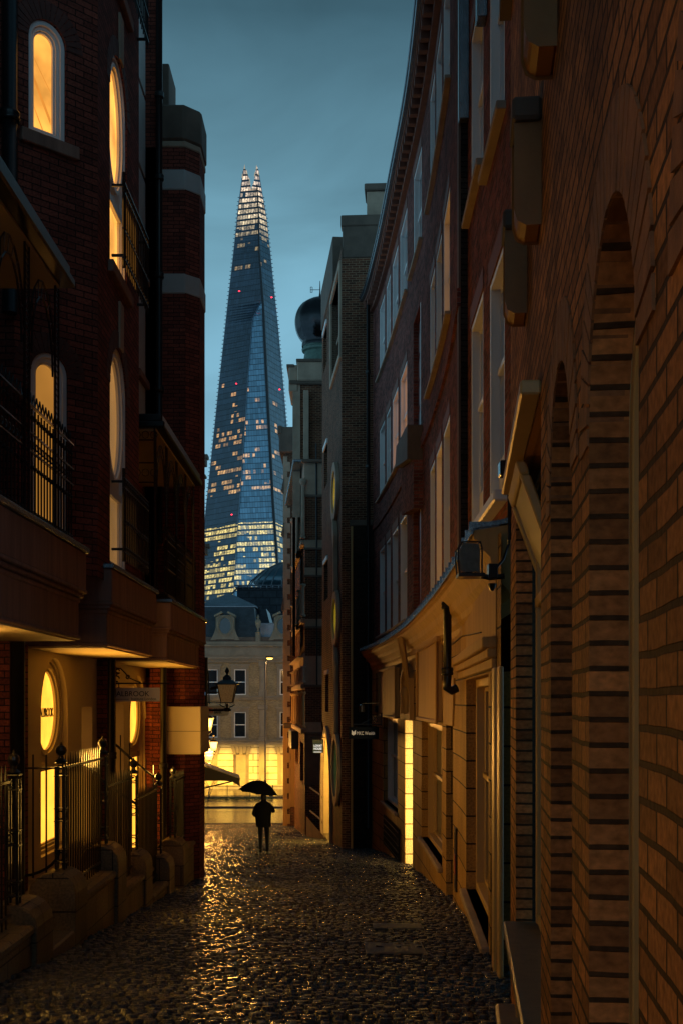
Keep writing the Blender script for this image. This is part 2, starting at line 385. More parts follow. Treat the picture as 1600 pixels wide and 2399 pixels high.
def sett_field():
    rng=np.random.default_rng(3)
    n=4; V=[];Fc=[];T=[]; base=0
    g=[-1,-.76,.76,1]; hz=[[0,0,0,0],[0,1,1,0],[0,1,1,0],[0,0,0,0]]
    y=1.6; row=0
    while y<70:
        dpt=rng.uniform(.078,.10)
        x0=(-4.5 if y<25 else lane_left(y)-1.2)+rng.uniform(0,.2); x1=2.1 if y<34 else 1.7-.13*(y-34)
        x=x0
        bend=rng.uniform(0,1)
        while x<x1:
            wd=rng.uniform(.08,.14)
            cx,cy=x+wd/2,y+dpt/2+.006*math.sin(x*1.7+bend)+ .012*math.sin(y*3.1+x*4)
            tx,ty=rng.normal(0,.065,2); h0=rng.normal(0,.006)-.016*math.exp(-(chan(cx,cy)/.10)**2)+.014*math.sin(cx*2.1+cy*.7)*math.sin(cy*1.3); hh=rng.uniform(.010,.019)
            a,bb=wd/2-.008,dpt/2-.007
            for j in range(4):
                for i in range(4):
                    px=g[i]*a; py=g[j]*bb
                    k=hz[j][i]
                    V.append((cx+px,cy+py,gz(cy+py)+h0+k*(hh+tx*px+ty*py+rng.normal(0,.0028))-.02*(1-k)))
            for j in range(3):
                for i in range(3):
                    q=base+j*4+i; Fc.append((q,q+1,q+5,q+4))
            T.append(rng.uniform(0,1)); base+=16
            x+=wd
        y+=dpt; row+=1
    me=bpy.data.meshes.new('cobbled_lane'); me.from_pydata(V,[],Fc); me.polygons.foreach_set('use_smooth',[True]*len(Fc))
    at=me.attributes.new('tone','FLOAT','FACE'); at.data.foreach_set('value',np.repeat(np.array(T),9))
    me.materials.append(M['setts']); me.update()
    o=bpy.data.objects.new('cobbled_lane',me); scene.collection.objects.link(o); o['kind']='structure'; o['label']='wet dark stone setts of the narrow sloping lane'; o['category']='lane'
sett_field()
mb=MB(); ys=[-8,-4,0]+[i*2.5 for i in range(1,42)]+[103.5]
for a,b in zip(ys,ys[1:]): mb.add([(-16,a,gz(a)-.035),(9,a,gz(a)-.035),(9,b,gz(b)-.035),(-16,b,gz(b)-.035)],[(0,1,2,3)])
o=mb.build('lane_bed',M['grout']); single(o,'dark wet bedding under the setts of the sloping lane','ground',kind='structure')
GF=gz(103)
mb=MB()
for a,b in zip(ys,ys[1:]):
    if a>=67: mb.add([(-16,a,gz(a)+.006),(2,a,gz(a)+.006),(2,b,gz(b)+.006),(-16,b,gz(b)+.006)],[(0,1,2,3)])
o=mb.build('lane_pavement',M['paving']); single(o,'wet flagstones at the bottom of the lane before the road','pavement',kind='structure')
mb=MB().box(-60,60,103.5,129,GF-.3,GF-.02); o=mb.build('road',M['asphalt']); single(o,'wet main road across the foot of the lane reflecting yellow light','road',kind='structure')
mb=MB().box(-60,60,106.5,112.6,GF-.2,GF+.10); mb.box(-60,60,117.6,118.6,GF-.2,GF+.12)
o=mb.build('kerbed_pavement',M['paving'],bevel=.02); single(o,'raised kerbed strips of pavement along the main road','pavement',kind='structure')
mb=MB().box(-1500,1500,140,1500,GF-2.6,GF-2.5); o=mb.build('far_ground',M['asphalt']); single(o,'dark ground and river bank beyond the market building','ground',kind='structure')
# manhole covers
def cover(px0,px1,py,w_,l_):
    # d from ground
    t=(py-HY)/F; d=8
    for _ in range(60): d=(EYE-gz(d))/t if t>0 else d
    d=5.0
    while (EYE-gz(d))/d>t: d+=.02
    return d
for k,(pxa,pxb,py,lb) in enumerate([(858,1000,2240,'broad rectangular iron cover nearest the camera in the setts'),(876,992,2180,'narrow iron cover just beyond the broad rectangular one')]):
    d=cover(pxa,pxb,py,0,0); xa,xb=X(pxa,d),X(pxb,d); ln=.95 if k==0 else .6
    mb=MB(lambda x,y,z,d=d:Vector((x,y,z+gz(y))))
    mb.box(xa,xb,d,d+ln,-.02,.026)
    mb.box(xa+.05,xb-.05,d+.05,d+ln-.05,.02,.0285)
    o=mb.build('manhole_cover',plain('wet iron cover',(.008,.008,.008),.42,metal=.1,bump=.8,scale=4)); single(o,lb,'manhole cover','iron covers let into the lane')
# ================================================================ WINDOWS
def sash(path,a,b,c,d,parent,depth=.13,mat='white_paint',glass='glass_sky',bars=(1,0),rail=.5,fw=.07,name='window',kind='rect',panel=0,sill=None,hr=None):
    """box-sash window filling an opening"""
    mb=MB(path); h=(kind,a,b,c,d)+((hr,) if hr else ())
    lp=hole_loop(h,12)
    inner=ring(mb,lp,fw,max(.004,depth-.13),depth+.02)
    inner=ring(mb,inner,fw*.55,depth-.02,depth+.05)
    za,zb=c+fw*1.5,d-fw*1.5; xa,xb=a+fw*1.5,b-fw*1.5
    zr=c+(d-c)*rail
    if rail: mb.box(xa,xb,depth-.05,depth+.06,zr-.035,zr+.035)
    for i in range(bars[0]): x=xa+(xb-xa)*(i+1)/(bars[0]+1); mb.box(x-.012,x+.012,depth,depth+.05,za,zb if kind=='rect' else zb-.1)
    for i in range(bars[1]): 
        z=za+(zb-za)*(i+1)/(bars[1]+1); mb.box(xa,xb,depth,depth+.05,z-.01,z+.01)
    if panel: mb.box(xa-.03,xb+.03,depth-.03,depth+.03,c+fw,c+panel)
    w_=mb.build(name,M[mat],parent,bevel=.006)
    g=MB(path); pane(g,inner,depth+.055); g.build('pane',M[glass],w_)
    if sill:
        s=MB(path).box(a-.06,b+.06,-.09,depth,c-.07,c+.0); s.build('sill',M[sill],w_,bevel=.008)
    return w_
# ================================================================ RIGHT: NEAR ARCHED BUILDING
DX=math.sqrt(1+.102**2)
def rx(d): return .37+.102*d
P1=Path([(rx(9.45),9.45),(rx(-.4),-.4)])
def s1(d): return (9.45-d)*DX
B=thing('arched_brick_building','yellow stock brick building with tall round arches, nearest on the right','building',(rx(4),4,gz(4)))
holes=[('rect',s1(8.5),s1(5.74),-1.0,3.02),('arch',s1(5.09),s1(4.09),-1,2.84),('arch',s1(3.53),s1(2.53),-1,2.80),('arch',s1(1.9),s1(.9),-1,2.80)]
wall('wall',P1,0,s1(-.4),-1.3,9.5,holes,M['stock_brick'],B,depth=.115)
MB().box(rx(9.45),rx(9.45)+6,9.43,9.46,-1.3,9.5).build('end_wall',M['dark_brick'],B)
# arch rings of rubbed brick
def voussoirs(path,m,zc,r,w_,n,y,mb):
    for i in range(n):
        a0=PI*(i+.08)/n; a1=PI*(i+.92)/n
        q=[(m+r*math.cos(a0),zc+r*math.sin(a0)),(m+(r+w_)*math.cos(a0),zc+(r+w_)*math.sin(a0)),(m+(r+w_)*math.cos(a1),zc+(r+w_)*math.sin(a1)),(m+r*math.cos(a1),zc+r*math.sin(a1))]
        mb.prism(q,y-.006-.003*R(),y+.1)
M['rubbed']=plain('rubbed arch brick',(.32,.14,.055),.7,var=.55,scale=9,bump=.4)
for a,b,t in [(4.09,5.09,2.84),(2.53,3.53,2.80),(.9,1.9,2.8)]:
    m=(s1(a)+s1(b))/2; r=(b-a)*DX/2; mb=MB(P1); voussoirs(P1,m,t-r,r,.225,26,0,mb); mb.build('arch_ring',M['rubbed'],B)
# recessed doors and frames behind arches
for i,(a,b,t) in enumerate([(4.09,5.09,2.84),(2.53,3.53,2.8),(.9,1.9,2.8)]):
    sa,sb=s1(b),s1(a)
    mb=MB(P1); lp=hole_loop(('arch',sa,sb,-.95,t),16)
    inn=ring(mb,lp,.075,.115,.26); mb.box(sa+.07,sb-.07,.13,.26,1.98,2.06)
    inn2=ring(mb,inn,.05,.17,.24)
    f=mb.build('door_frame',M['cream_paint'],B,bevel=.006)
    g=MB(P1); g.box(sa+.1,sb-.1,.2,.25,-.95,2.0)
    for j in range(3): g.box(sa+.2,sb-.2,.185,.2,-.3+j*.8,.3+j*.8)
    dd=g.build('door_leaf',M['cream_paint'],f,bevel=.01)
    g=MB(P1); pane(g,[p for p in hole_loop(('arch',sa+.1,sb-.1,2.06,t-.1),12)],.22); g.build('fanlight',M['glass'],f)
    k=MB(P1).box(sb-.22,sb-.17,.13,.2,.05,.55); k.build('pull_handle',M['iron'],f,bevel=.01)
# shop window with tilted light, stone sill and apron
sa,sb=s1(8.5),s1(5.74)
mb=MB(P1)
mb.box(sa-.0,sb,.115,.2,2.94,3.02); mb.box(sa+.03,sb-.03,.13,.25,2.2,2.28)
mb.box(sa+.13,sa+.2,.13,.25,-.0,3.0); 
for k in range(4): mb.box(sa+.75+k*.62,sa+.81+k*.62,.14,.24,.08,2.22)
mb.box(sa+.13,sb,.14,.24,.0,.08)
fr=mb.build('shop_window',M['cream_paint'],B,bevel=.008)
g=MB(P1); g.box(sa+.2,sb,.2,.215,.05,3.0); g.build('pane',M['blind'],fr)
g=MB(P1) # tilted hopper light: top edge stands out at the wall face
def slant(x,y,z): return P1.map(x,-.04+ (3.0-z)*.36+y,z)
g.box(sa+.02,sa+1.3,-.02,.04,2.92,3.0,slant); g.box(sa+.02,sa+1.3,-.02,.04,2.3,2.38,slant); g.box(sa+.02,sa+.1,-.02,.04,2.38,2.92,slant); g.box(sa+1.22,sa+1.3,-.02,.04,2.38,2.92,slant)
hp=g.build('hopper_light',M['cream_paint'],B,bevel=.01)
g=MB(P1); g.box(sa+.1,sa+1.22,.005,.015,2.38,2.92,slant); g.build('pane',M['blind'],hp)
MB(P1).box(sa-.03,sb+.02,-.10,.0,3.02,3.09).build('hood_mould',M['cream_paint'],B,bevel=.01)
MB(P1).box(sa-.03,sb,-.09,.2,-.10,-.02).build('stone_sill',M['granite'],B,bevel=.012)
mb=MB(P1).box(sa,sb,.03,.1,-1.2,-.1); 
for k in range(3): ring(mb,[(sa+.1+k*.9,-.85),(sa+.9+k*.9,-.85),(sa+.9+k*.9,-.18),(sa+.1+k*.9,-.18)],.05,-.005,.03)
mb.build('apron_panel',M['cream_paint'],B,bevel=.006)
MB(P1).box(sa-.25,sb,-.14,.05,-1.4,gz(7)-.06).build('plinth_stone',M['granite'],B,bevel=.02)
# corbels below the upper storey
M['ochre']=plain('ochre painted timber',(.34,.13,.03),.55,var=.25,scale=3,bump=.2)
for d_,zo in ((7.25,0),(5.95,0),(5.0,.33)):
    x0=s1(d_); mb=MB(P1)
    prof=[(-.12,4.31+zo),(0,4.31+zo),(0,3.83+zo),(-.07,3.83+zo),(-.105,3.85+zo),(-.12,3.90+zo)]
    n=len(prof); vs=[(x0,p[0],p[1]) for p in prof]+[(x0+.26,p[0],p[1]) for p in prof]
    mb.add(vs,[tuple(range(n)),tuple(reversed(range(n,2*n)))]+[(i,(i+1)%n,n+(i+1)%n,n+i) for i in range(n)])
    c=mb.build('corbel',M['ochre'],B,bevel=.01)
    MB(P1).box(x0-.03,x0+.3,-.14,0,4.31+zo,4.42+zo).build('cap_stone',M['stone_dark'],c,bevel=.015)
MB(P1).box(s1(9.4),s1(0),-.09,0,6.9,7.1).build('string_course',M['stone_dark'],B)
# ================================================================ RIGHT: CURVED TERRACE
P2=Path([(1.0,38.4),(1.15,37.3),(1.40,33.5),(1.60,29.2),(1.77,24.8),(1.76,20),(1.64,16.5)],True)
B=thing('curved_brick_terrace','curved plum red brick terrace with white sash windows over an ochre stone ground floor','building',(1.7,24,gz(24)))
S=P2.spx
far=[(889,901),(905,914.5),(919,932),(937,953)]; near=[(1007,1018),(1021,1034),(1038,1053)]
rows=[(3.55,6.2),(7.78,9.9),(11.55,13.65)]
holes=[];wl=[]
for i,(z0,z1) in enumerate(rows):
    for j,(a,b) in enumerate(far+near):
        h=('rect',S(a),S(b),z0,z1); holes.append(h); wl.append((i,j,h))
h=('rect',S(969),S(987),11.55,13.65); holes.append(h); wl.append((2,9,h))
doors=[('rect',S(968),S(985),7.6,10.3),('rect',S(968),S(985),3.4,5.9)]
holes+=doors
LP2=P2.L
wall('upper_wall',P2,0,LP2,3.1,14.35,holes,M['red_brick2'],B,depth=.14)
lit={(1,2),(1,3)}
for i,j,h in wl:
    gl='orange_room' if (i,j) in lit else ('warm_dim' if (i,j) in {(0,5),(1,6)} else 'glass_sky')
    ww=sash(P2,*h[1:5],B,depth=.13,glass=gl,bars=(2,0),fw=.07,sill=None)
    hd=MB(P2); hd.box(h[1]-.03,h[2]+.03,-.012,.06,h[4],h[4]+.22); hd.build('brick_lintel',M['rubbed_red'] if 'rubbed_red' in M else M.setdefault('rubbed_red',plain('rubbed red brick',(.19,.065,.04),.7,var=.25,scale=6)),ww)
for k,(z0,z1) in enumerate(rows):
    for g_ in (far,near):
        if k==0 and g_ is near: continue
        MB(P2).box(S(g_[0][0])-.4,S(g_[-1][1])+.25,-.10,.05,z0-.06,z0).build('sill',M['stone'],B,bevel=.01)
MB(P2).box(S(962),S(990),-.10,.05,11.49,11.55).build('sill',M['stone'],B,bevel=.01)
for h in doors:
    d_=MB(P2); d_.box(h[1],h[2],.12,.17,h[3],h[4]); 
    for k in range(4): d_.box(h[1]+.1,h[2]-.1,.105,.12,h[3]+.12+k*.6,h[3]+.6+k*.6)
    d_.build('loading_door',M['red_paint'],B,bevel=.008)
    MB(P2).box(h[2]-.10,h[2]-.02,.0,.12,h[3],h[4]).build('door_jamb',M['white_paint'],B)
# string course sweeping below second floor sills and box hood under the loading door
MB(P2).box(0.2,LP2,-.05,.0,7.0,7.25).build('string_course',M['red_brick2'],B)
hb=MB(P2); a,b=S(958),S(990)
hb.prism([(a,7.15),(b,6.75),(b,7.5),(a+.3,7.6)],-.34,0); hb.build('bracket_hood',M['stone_dark'],B,bevel=.01)
hb=MB(P2); hb.prism([(a+.1,6.0),(b,5.7),(b,6.75),(a+.1,7.1)],-.2,0); hb.build('corbelled_pier',M['red_brick2'],B)
# eaves, modillions, gutter
ev=MB(P2); ev.box(-.25,LP2,-.32,.05,14.28,14.42); ev.box(-.1,LP2,-.12,.0,14.02,14.28)
x=.1
while x<LP2: ev.box(x,x+.16,-.3,-.05,14.1,14.281); x+=.42
ev.build('eaves_soffit',M['rubbed_red'],B)
gu=MB(P2); gu.box(-.3,LP2,-.42,-.30,14.36,14.50); gu.box(-.3,LP2,-.45,-.42,14.46,14.52); gu.build('gutter',M['lead'],B,bevel=.015)
MB().box(1.9,9,15.6,38.5,14.4,14.6).build('roof',M['slate'],B)
MB().box(2.6,9,15.6,38.5,-2,14.4).build('core_wall',M['dark_brick'],B)
# near return face of the terrace's taller block
qe=P2.map(LP2,0,0); P2e=Path([(qe.x,qe.y),(qe.x+.16,qe.y-.0)])
M['grey_brick']=brick('dark blue brick',(.05,.042,.036),(.03,.026,.024),(.015,.013,.012),bump=.6)
wall('return_wall',P2e,0,.9,3.1,14.4,[],M['grey_brick'],B)
MB(P2).box(LP2-.32,LP2-.005,-.03,.0,3.1,14.1).build('quoin_strip',M['stone_dark'],B)
# lower nearer range
P2b=Path([(1.74,16.6),(1.66,9.5)]); sb_=P2b.spx
hs=[('rect',sb_(1103),sb_(1131),3.75,6.55),('rect',sb_(1146),sb_(1181),3.75,6.35),
    ('rect',sb_(1103),sb_(1131),8.1,10.4),('rect',sb_(1146),sb_(1181),7.75,10.4)]
wall('near_range_wall',P2b,0,7.1,3.0,13.0,hs,M['red_brick2'],B,depth=.13)
for k,h in enumerate(hs):
    sash(P2b,*h[1:5],B,depth=.13,glass='glass_sky',bars=(1,0),fw=.075,panel=.55 if k<2 else 0,rail=.6)
    MB(P2b).box(h[1]-.05,h[2]+.05,-.012,.1,h[4],h[4]+.26).build('brick_lintel',M['rubbed_red'],B)
for k,h in enumerate(hs[2:]): MB(P2b).box(h[1]-.35,h[2]+.12,-.10,.05,h[3]-.09,h[3]).build('sill',M['stone'],B,bevel=.01)
MB(P2b).box(sb_(1126),sb_(1187),-.14,.08,3.60,3.72).build('sill',M['white_paint'],B,bevel=.02)
MB().box(2.2,8,9.5,16,3,13).build('near_range_core',M['dark_brick'],B)
# white louvre shutters / ducts high up
mb=MB(P2b); mb.box(.15,.3,-.14,-.0,9.5,13); mb.build('duct',M['lead'],B,bevel=.01)
mb=MB(P2b); mb.box(sb_(1136),sb_(1141),-.12,-.0,9.6,13); mb.build('duct',M['lead'],B,bevel=.01)
# ---- stone ground floor
Pg=Path([(.96,38.2),(1.12,36.6),(1.30,34.4),(1.52,30.5),(1.70,24.8),(1.73,18.3),(1.58,14),(1.45,10.9)],True)
G=Pg.spx; LG=Pg.L
M['ashlar']=brick('ochre ashlar stone',(.46,.275,.095),(.36,.215,.075),(.035,.024,.012),bw=.82,bh=.372,ms=.012,rough=.6,soot=.25,bump=.8)
M['ashlar_plain']=plain('ochre dressed stone',(.45,.27,.095),.6,var=.22,scale=2,bump=.25,streak=True)
gh=[('rect',G(897),G(931),-1.4,1.07),('rect',G(948),G(966),-6,1.09),('rect',G(987),G(1035),-1.33,1.12),('rect',G(1044),G(1060),-1.9,1.15),('rect',G(1091),G(1143),-.98,1.83),('rect',G(1148),G(1161),-1.6,1.83)]
wall('ground_floor_wall',Pg,0,LG,-4.5,3.1,gh,M['ashlar'],B,depth=.26,step=.6)
for k in (0,2,4):
    h=gh[k]
    wi=sash(Pg,*h[1:5],B,depth=.26,glass='blind' if k==2 else 'glass',bars=(2,0),rail=.55,fw=.1,mat='white_paint' if k==0 else 'cream_paint')
    MB(Pg).box(h[1]-.08,h[2]+.1,-.09,.2,h[3]-.09,h[3]).build('sill',M['stone'],wi,bevel=.015)
for a,b,z0,z1 in [(896,935,1.13,2.42),(988,1036,1.2,2.62)]:
    bx=MB(Pg); a_,b_=G(a),G(b); bx.box(a_,b_,-.09,.0,z0,z1); ring(bx,[(a_-.03,z0-.05),(b_+.03,z0-.05),(b_+.03,z1+.05),(a_-.03,z1+.05)],.07,-.13,-.09)
    bx.build('stone_tablet',M['ashlar_plain'],B,bevel=.012)
mb=MB(Pg); a_,b_=G(1080),G(1163)
for k,(p,z0,z1) in enumerate([(.05,1.86,1.96),(.09,1.96,2.05),(.14,2.05,2.16)]): mb.box(a_,b_,-p,0,z0,z1)
mb.build('door_hood',M['ashlar_plain'],B,bevel=.012)
MB(Pg).box(a_,b_,-.012,.0,2.16,3.0).build('lintel_slab',M['ashlar_plain'],B,bevel=.004)
h=gh[5]; MB(Pg).box(h[1],h[2],.24,.28,-2,1.83).build('dark_door',M['iron'],B)
h=gh[3]; MB(Pg).box(h[1],h[2],.24,.28,-2,1.15).build('dark_door',M['iron'],B)
mb=MB(Pg); mb.box(G(1163),G(1169),-.05,0,-1.6,1.86); mb.box(G(1173),G(1179),-.04,0,-1.6,1.86); mb.build('pilaster',M['cream_paint'],B,bevel=.01)
# keystone voussoirs above narrow opening
mb=MB(Pg); a_,b_=G(1038),G(1066)
for k in range(7):
    t0,t1=k/7,(k+1)/7; l=a_+.25; r=b_-.25
    mb.prism([(l+(r-l)*t0+.01,1.16),(l+(r-l)*t1-.01,1.16),(a_+(b_-a_)*t1-.01,1.9),(a_+(b_-a_)*t0+.01,1.9)],-.03,0)
mb.build('keystone_row',M['ashlar_plain'],B,bevel=.006)
# lit passage doorway with carved niche above
h=gh[1]
mb=MB(Pg); mb.box(h[1]-.12,h[1],.26,2.2,-4.5,1.09); mb.box(h[2],h[2]+.12,.26,2.2,-4.5,1.09); mb.box(h[1],h[2],2.2,2.3,-4.5,1.09); mb.box(h[1],h[2],.26,2.2,1.09,1.2); mb.box(h[1],h[2],.0,2.2,-5,gz(29.5)+.02)
M['passage']=brick('cream passage blocks',(.62,.54,.34),(.56,.48,.30),(.10,.07,.03),bw=3,bh=.372,ms=.016,rough=.6,soot=.1)
pa=mb.build('passage_lining',M['passage'],B)
mb=MB(Pg); a_,b_=h[1]-.25,h[2]+.3
ar=[(a_,1.1),(b_,1.1),(b_,1.9)]+[((a_+b_)/2+(b_-a_)/2*math.cos(PI*i/10),1.9+.55*math.sin(PI*i/10)) for i in range(1,10)]+[(a_,1.9)]
ring(mb,ar,.14,-.10,0); ring(mb,[(p[0]*.6+(a_+b_)*.2,p[1]*.72+.42) for p in ar],.06,-.05,0)
mb.lathe([(.09,0),(.07,.2),(.12,.45),(.1,.6),(.06,.66),(.09,.74),(.06,.86),(.01,.9)],((a_+b_)/2,-.05,1.22),8)
mb.build('carved_niche',M['ashlar_plain'],B)
mb=MB(Pg); mb.box(h[1]-.004,h[1]+.012,.015,2.2,-5,1.085); mb.box(h[2]-.012,h[2]+.004,.015,2.2,-5,1.085); mb.build('passage_jamb',M['passage'],B)
mb=MB(Pg); mb.tube([(h[2]+.3,-.3,3.0),(h[2]+.28,-.22,2.5),(h[2]+.15,-.08,1.7),(h[2]+.2,-.06,1.2)],[.10,.07,.05,.04],6); mb.build('scroll_bracket',M['ashlar_plain'],B)
# basement grille
mb=MB(Pg); a_,b_=G(903),G(938)
for k in range(5): mb.box(a_,b_,-.06,-.03,-2.55+k*.17,-2.52+k*.17)
n=16
for k in range(n+1): x=a_+(b_-a_)*k/n; mb.box(x-.012,x+.012,-.07,-.02,-2.6,-1.75)
mb.build('basement_grille',M['iron'],B)
# cornice with lead flashing
def profile_run(path,a,b,prof,name,mat,parent,step=.5,bevel=0,extra=None):
    mb=MB(path); extra and extra(mb); n=max(1,int((b-a)/step)); m=len(prof)
    vs=[];fs=[]
    for i in range(n+1):
        x=a+(b-a)*i/n
        vs+=[(x,p[0],p[1]) for p in prof]
    for i in range(n):
        for k in range(m):
            q=i*m+k; r=i*m+(k+1)%m; fs.append((q,r,r+m,q+m))
    fs+=[tuple(reversed(range(m))),tuple(range(n*m,(n+1)*m))]
    mb.add(vs,fs); return mb.build(name,mat,parent,bevel=bevel)
cp=[(.22,3.24),(-.34,3.15),(-.34,3.07),(-.30,3.05),(-.285,2.99),(-.19,2.90),(-.17,2.80),(-.10,2.73),(-.085,2.65),(-.03,2.6),(0,2.52),(.22,2.52)]
cz=[(p[0],p[1]) for p in cp]
Pc=Path([(.96,38.2),(1.12,36.6),(1.30,34.4),(1.52,30.5),(1.70,24.8),(1.73,18.3),(1.67,14),(1.58,11.2)],True)
def dent(mb):
    x=Pc.spx(958)
    while x<Pc.spx(1040): mb.box(x,x+.07,-.13,-.07,2.57,2.65); x+=.13
profile_run(Pc,-.3,Pc.L,cz,'cornice',M['ashlar_plain'],B,extra=dent)
def rolls(mb):
    x=0
    while x<Pc.L: mb.box(x,x+.05,-.385,-.1,3.15,3.235); x+=.55
fl=profile_run(Pc,-.35,Pc.L+.02,[(.22,3.305),(-.365,3.20),(-.375,3.11),(-.355,3.11),(-.345,3.165),(.22,3.255)],'lead_flashing',M['lead'],B,extra=rolls)
mb=MB(Pg); mb.box(Pg.spx(1067.5),Pg.spx(1071),-.03,0,-1.3,-.35); mb.build('letter_plate',M['iron'],B,bevel=.005)
mb=MB(Pg); mb.box(Pg.spx(1067.8),Pg.spx(1070.5),-.036,-.03,-1.05,-.75); mb.build('red_plate',plain('red enamel',(.3,.03,.02),.4),B)
mb=MB(Pg); mb.tube([(Pg.spx(884),-.03,2.4),(Pg.spx(884),-.03,1.5),(Pg.spx(885),-.03,.9)],.012,5); mb.box(Pg.spx(883),Pg.spx(886),-.09,0,1.2,1.4); mb.build('conduit',M['pipe'],B)
mb=MB(Pg); mb.tube([(Pg.spx(1130),-.02,2.3),(Pg.spx(1085),-.02,2.45),(Pg.spx(1040),-.02,2.4),(Pg.spx(1000),-.02,2.46)],.009,5); mb.build('loose_cable',M['pipe'],B)
# rainwater pipe with collar and elbow
def pipe(pts,r,name,parent,collars=(),n=10,mat='pipe'):
    mb=MB(); mb.tube(pts,r,n)
    o=mb.build(name,M[mat],parent,smooth=True)
    for c in collars:
        m2=MB(); m2.lathe([(r*1.0,-.05),(r*1.35,-.05),(r*1.45,-.02),(r*1.3,0),(r*1.45,.03),(r*1.35,.06),(r,.06)],c,12); m2.build('collar',M[mat],o,smooth=True)
    return o
d=17.2; xp=X(1047,d); 
pipe([(xp,d,Z(1392,d)),(xp,d,Z(1590,d)),(xp-.01,d-.04,Z(1612,d)),(xp+.06,d,Z(1618,d)),(xp+.14,d+.02,Z(1612,d))],.062,'downpipe',B,[(xp,d,Z(1574,d)),(xp,d,Z(1420,d))])
# ================================================================ wall lamp and camera on the near right
def glass_lantern(root,c,w_,h,lit,ph=PI/4,n=4,top=True):
    """four sided tapered lantern, c = centre of its base"""
    x,y,z=c; k=math.sqrt(2) if n==4 else 1
    fr=MB(); wb,wt=w_*.30*k,w_*.5*k
    for i in range(n):
        q=ph+2*PI*i/n; a=(x+wb*math.cos(q),y+wb*math.sin(q),z); b=(x+wt*math.cos(q),y+wt*math.sin(q),z+h)
        fr.tube([a,b],w_*.028,5)
    fr.lathe([(wb*1.1,-.03*h),(wb*1.1,.02*h)],c,n,ph=ph); fr.lathe([(wt*1.1,-.01*h),(wt*1.22,.02*h),(wt*1.22,.05*h)],(x,y,z+h),n,ph=ph)
    if top:
        fr.lathe([(wt*1.15,.05*h),(wt*.62,.24*h),(wt*.45,.26*h),(wt*.40,.42*h),(wt*.26,.5*h),(wt*.12,.55*h),(.03,.6*h),(.05,.66*h),(.075*1,.74*h),(.05,.84*h),(.005,.98*h)],(x,y,z+h),n if n==4 else 8,ph=ph)
        for i in range(n):
            q=ph+2*PI*i/n; fr.ball((x+wt*1.2*math.cos(q),y+wt*1.2*math.sin(q),z+h*1.08),w_*.045,4)
    fr.build('lantern_frame',M['iron'],root)
    g=MB(); g.lathe([(wb*.94,.0),(wt*.94,h)],c,n,ph=ph); g.build('lantern_glass',M['lamp3'] if lit else M['lantern_glass'],root)
T=thing('wall_lantern','unlit rounded wall lamp under the lead-topped cornice end on the right','lamp',(X(1140,10),10,Z(1350,10)))
d=10.0
mb=MB(); cx_,cz_=X(1098,d),Z(1345,d)
hw=.085
pr=[(-hw,0),(-hw*1.15,.12),(-hw*1.1,.2),(-hw*.75,.25),(hw*.9,.25),(hw*1.05,.2),(hw*1.05,.0)]
for y0 in (-.11,.10): ring(mb,[(cx_+p[0],cz_+p[1]) for p in pr],.013,d+y0,d+y0+.012)
for p in pr: mb.box(cx_+p[0]-.006,cx_+p[0]+.006,d-.11,d+.11,cz_+p[1]-.006,cz_+p[1]+.006)
mb.box(cx_-.1,cx_+.12,d-.12,d+.12,cz_-.03,cz_)
mb.lathe([(.03,0),(.045,.06),(.03,.14),(.01,.2)],(cx_,d,cz_),8)
mb.build('lantern_frame',M['iron'],T,bevel=.003)
g=MB(); g.prism([(cx_+p[0]*.9,cz_+.01+p[1]*.95) for p in pr],d-.09,d+.09); 
M['clear_glass']=plain('old clear lamp glass',(.10,.075,.04),.08,var=.3,scale=20,bump=.2); g.build('lantern_glass',M['clear_glass'],T)
mb=MB(); mb.tube([(cx_+.1,d,cz_-.015),(X(1147,d),d,cz_-.03),(X(1180,d),d,Z(1350,d))],.025,6); mb.box(X(1142,d),X(1163,d),d-.06,d+.08,Z(1356,d),Z(1322,d)); mb.lathe([(.04,-.04),(.03,-.07),(.012,-.1)],(X(1152,d),d,Z(1356,d)),8)
mb.tube([(X(1162,d),d-.02,Z(1330,d)),(X(1178,d),d-.02,Z(1310,d)),(X(1190,d),d-.02,Z(1275,d)),(X(1193,9.7),9.7,Z(1235,d))],.012,6)
mb.build('bracket',M['iron'],T,bevel=.004)
T=thing('security_camera','small black camera box on a pole beside the ledge at the right','camera',(X(1192,9.4),9.4,Z(1240,9.4)))
d=9.35
MB().box(X(1167,d),X(1190,d),d-.1,d+.05,Z(1118,d),Z(1083,d)).build('housing',plain('black camera housing',(.012,.013,.016),.25,coat=.5),T,bevel=.01)
mb=MB(); mb.tube([(X(1193,d),d,Z(1265,d)),(X(1193,d),d,Z(1088,d)),(X(1186,d),d,Z(1084,d))],.016,8); mb.tube([(X(1193,d),d,Z(1262,d)),(X(1205,d),d+.05,Z(1262,d))],.012,6); mb.build('pole',M['iron'],T,smooth=True)
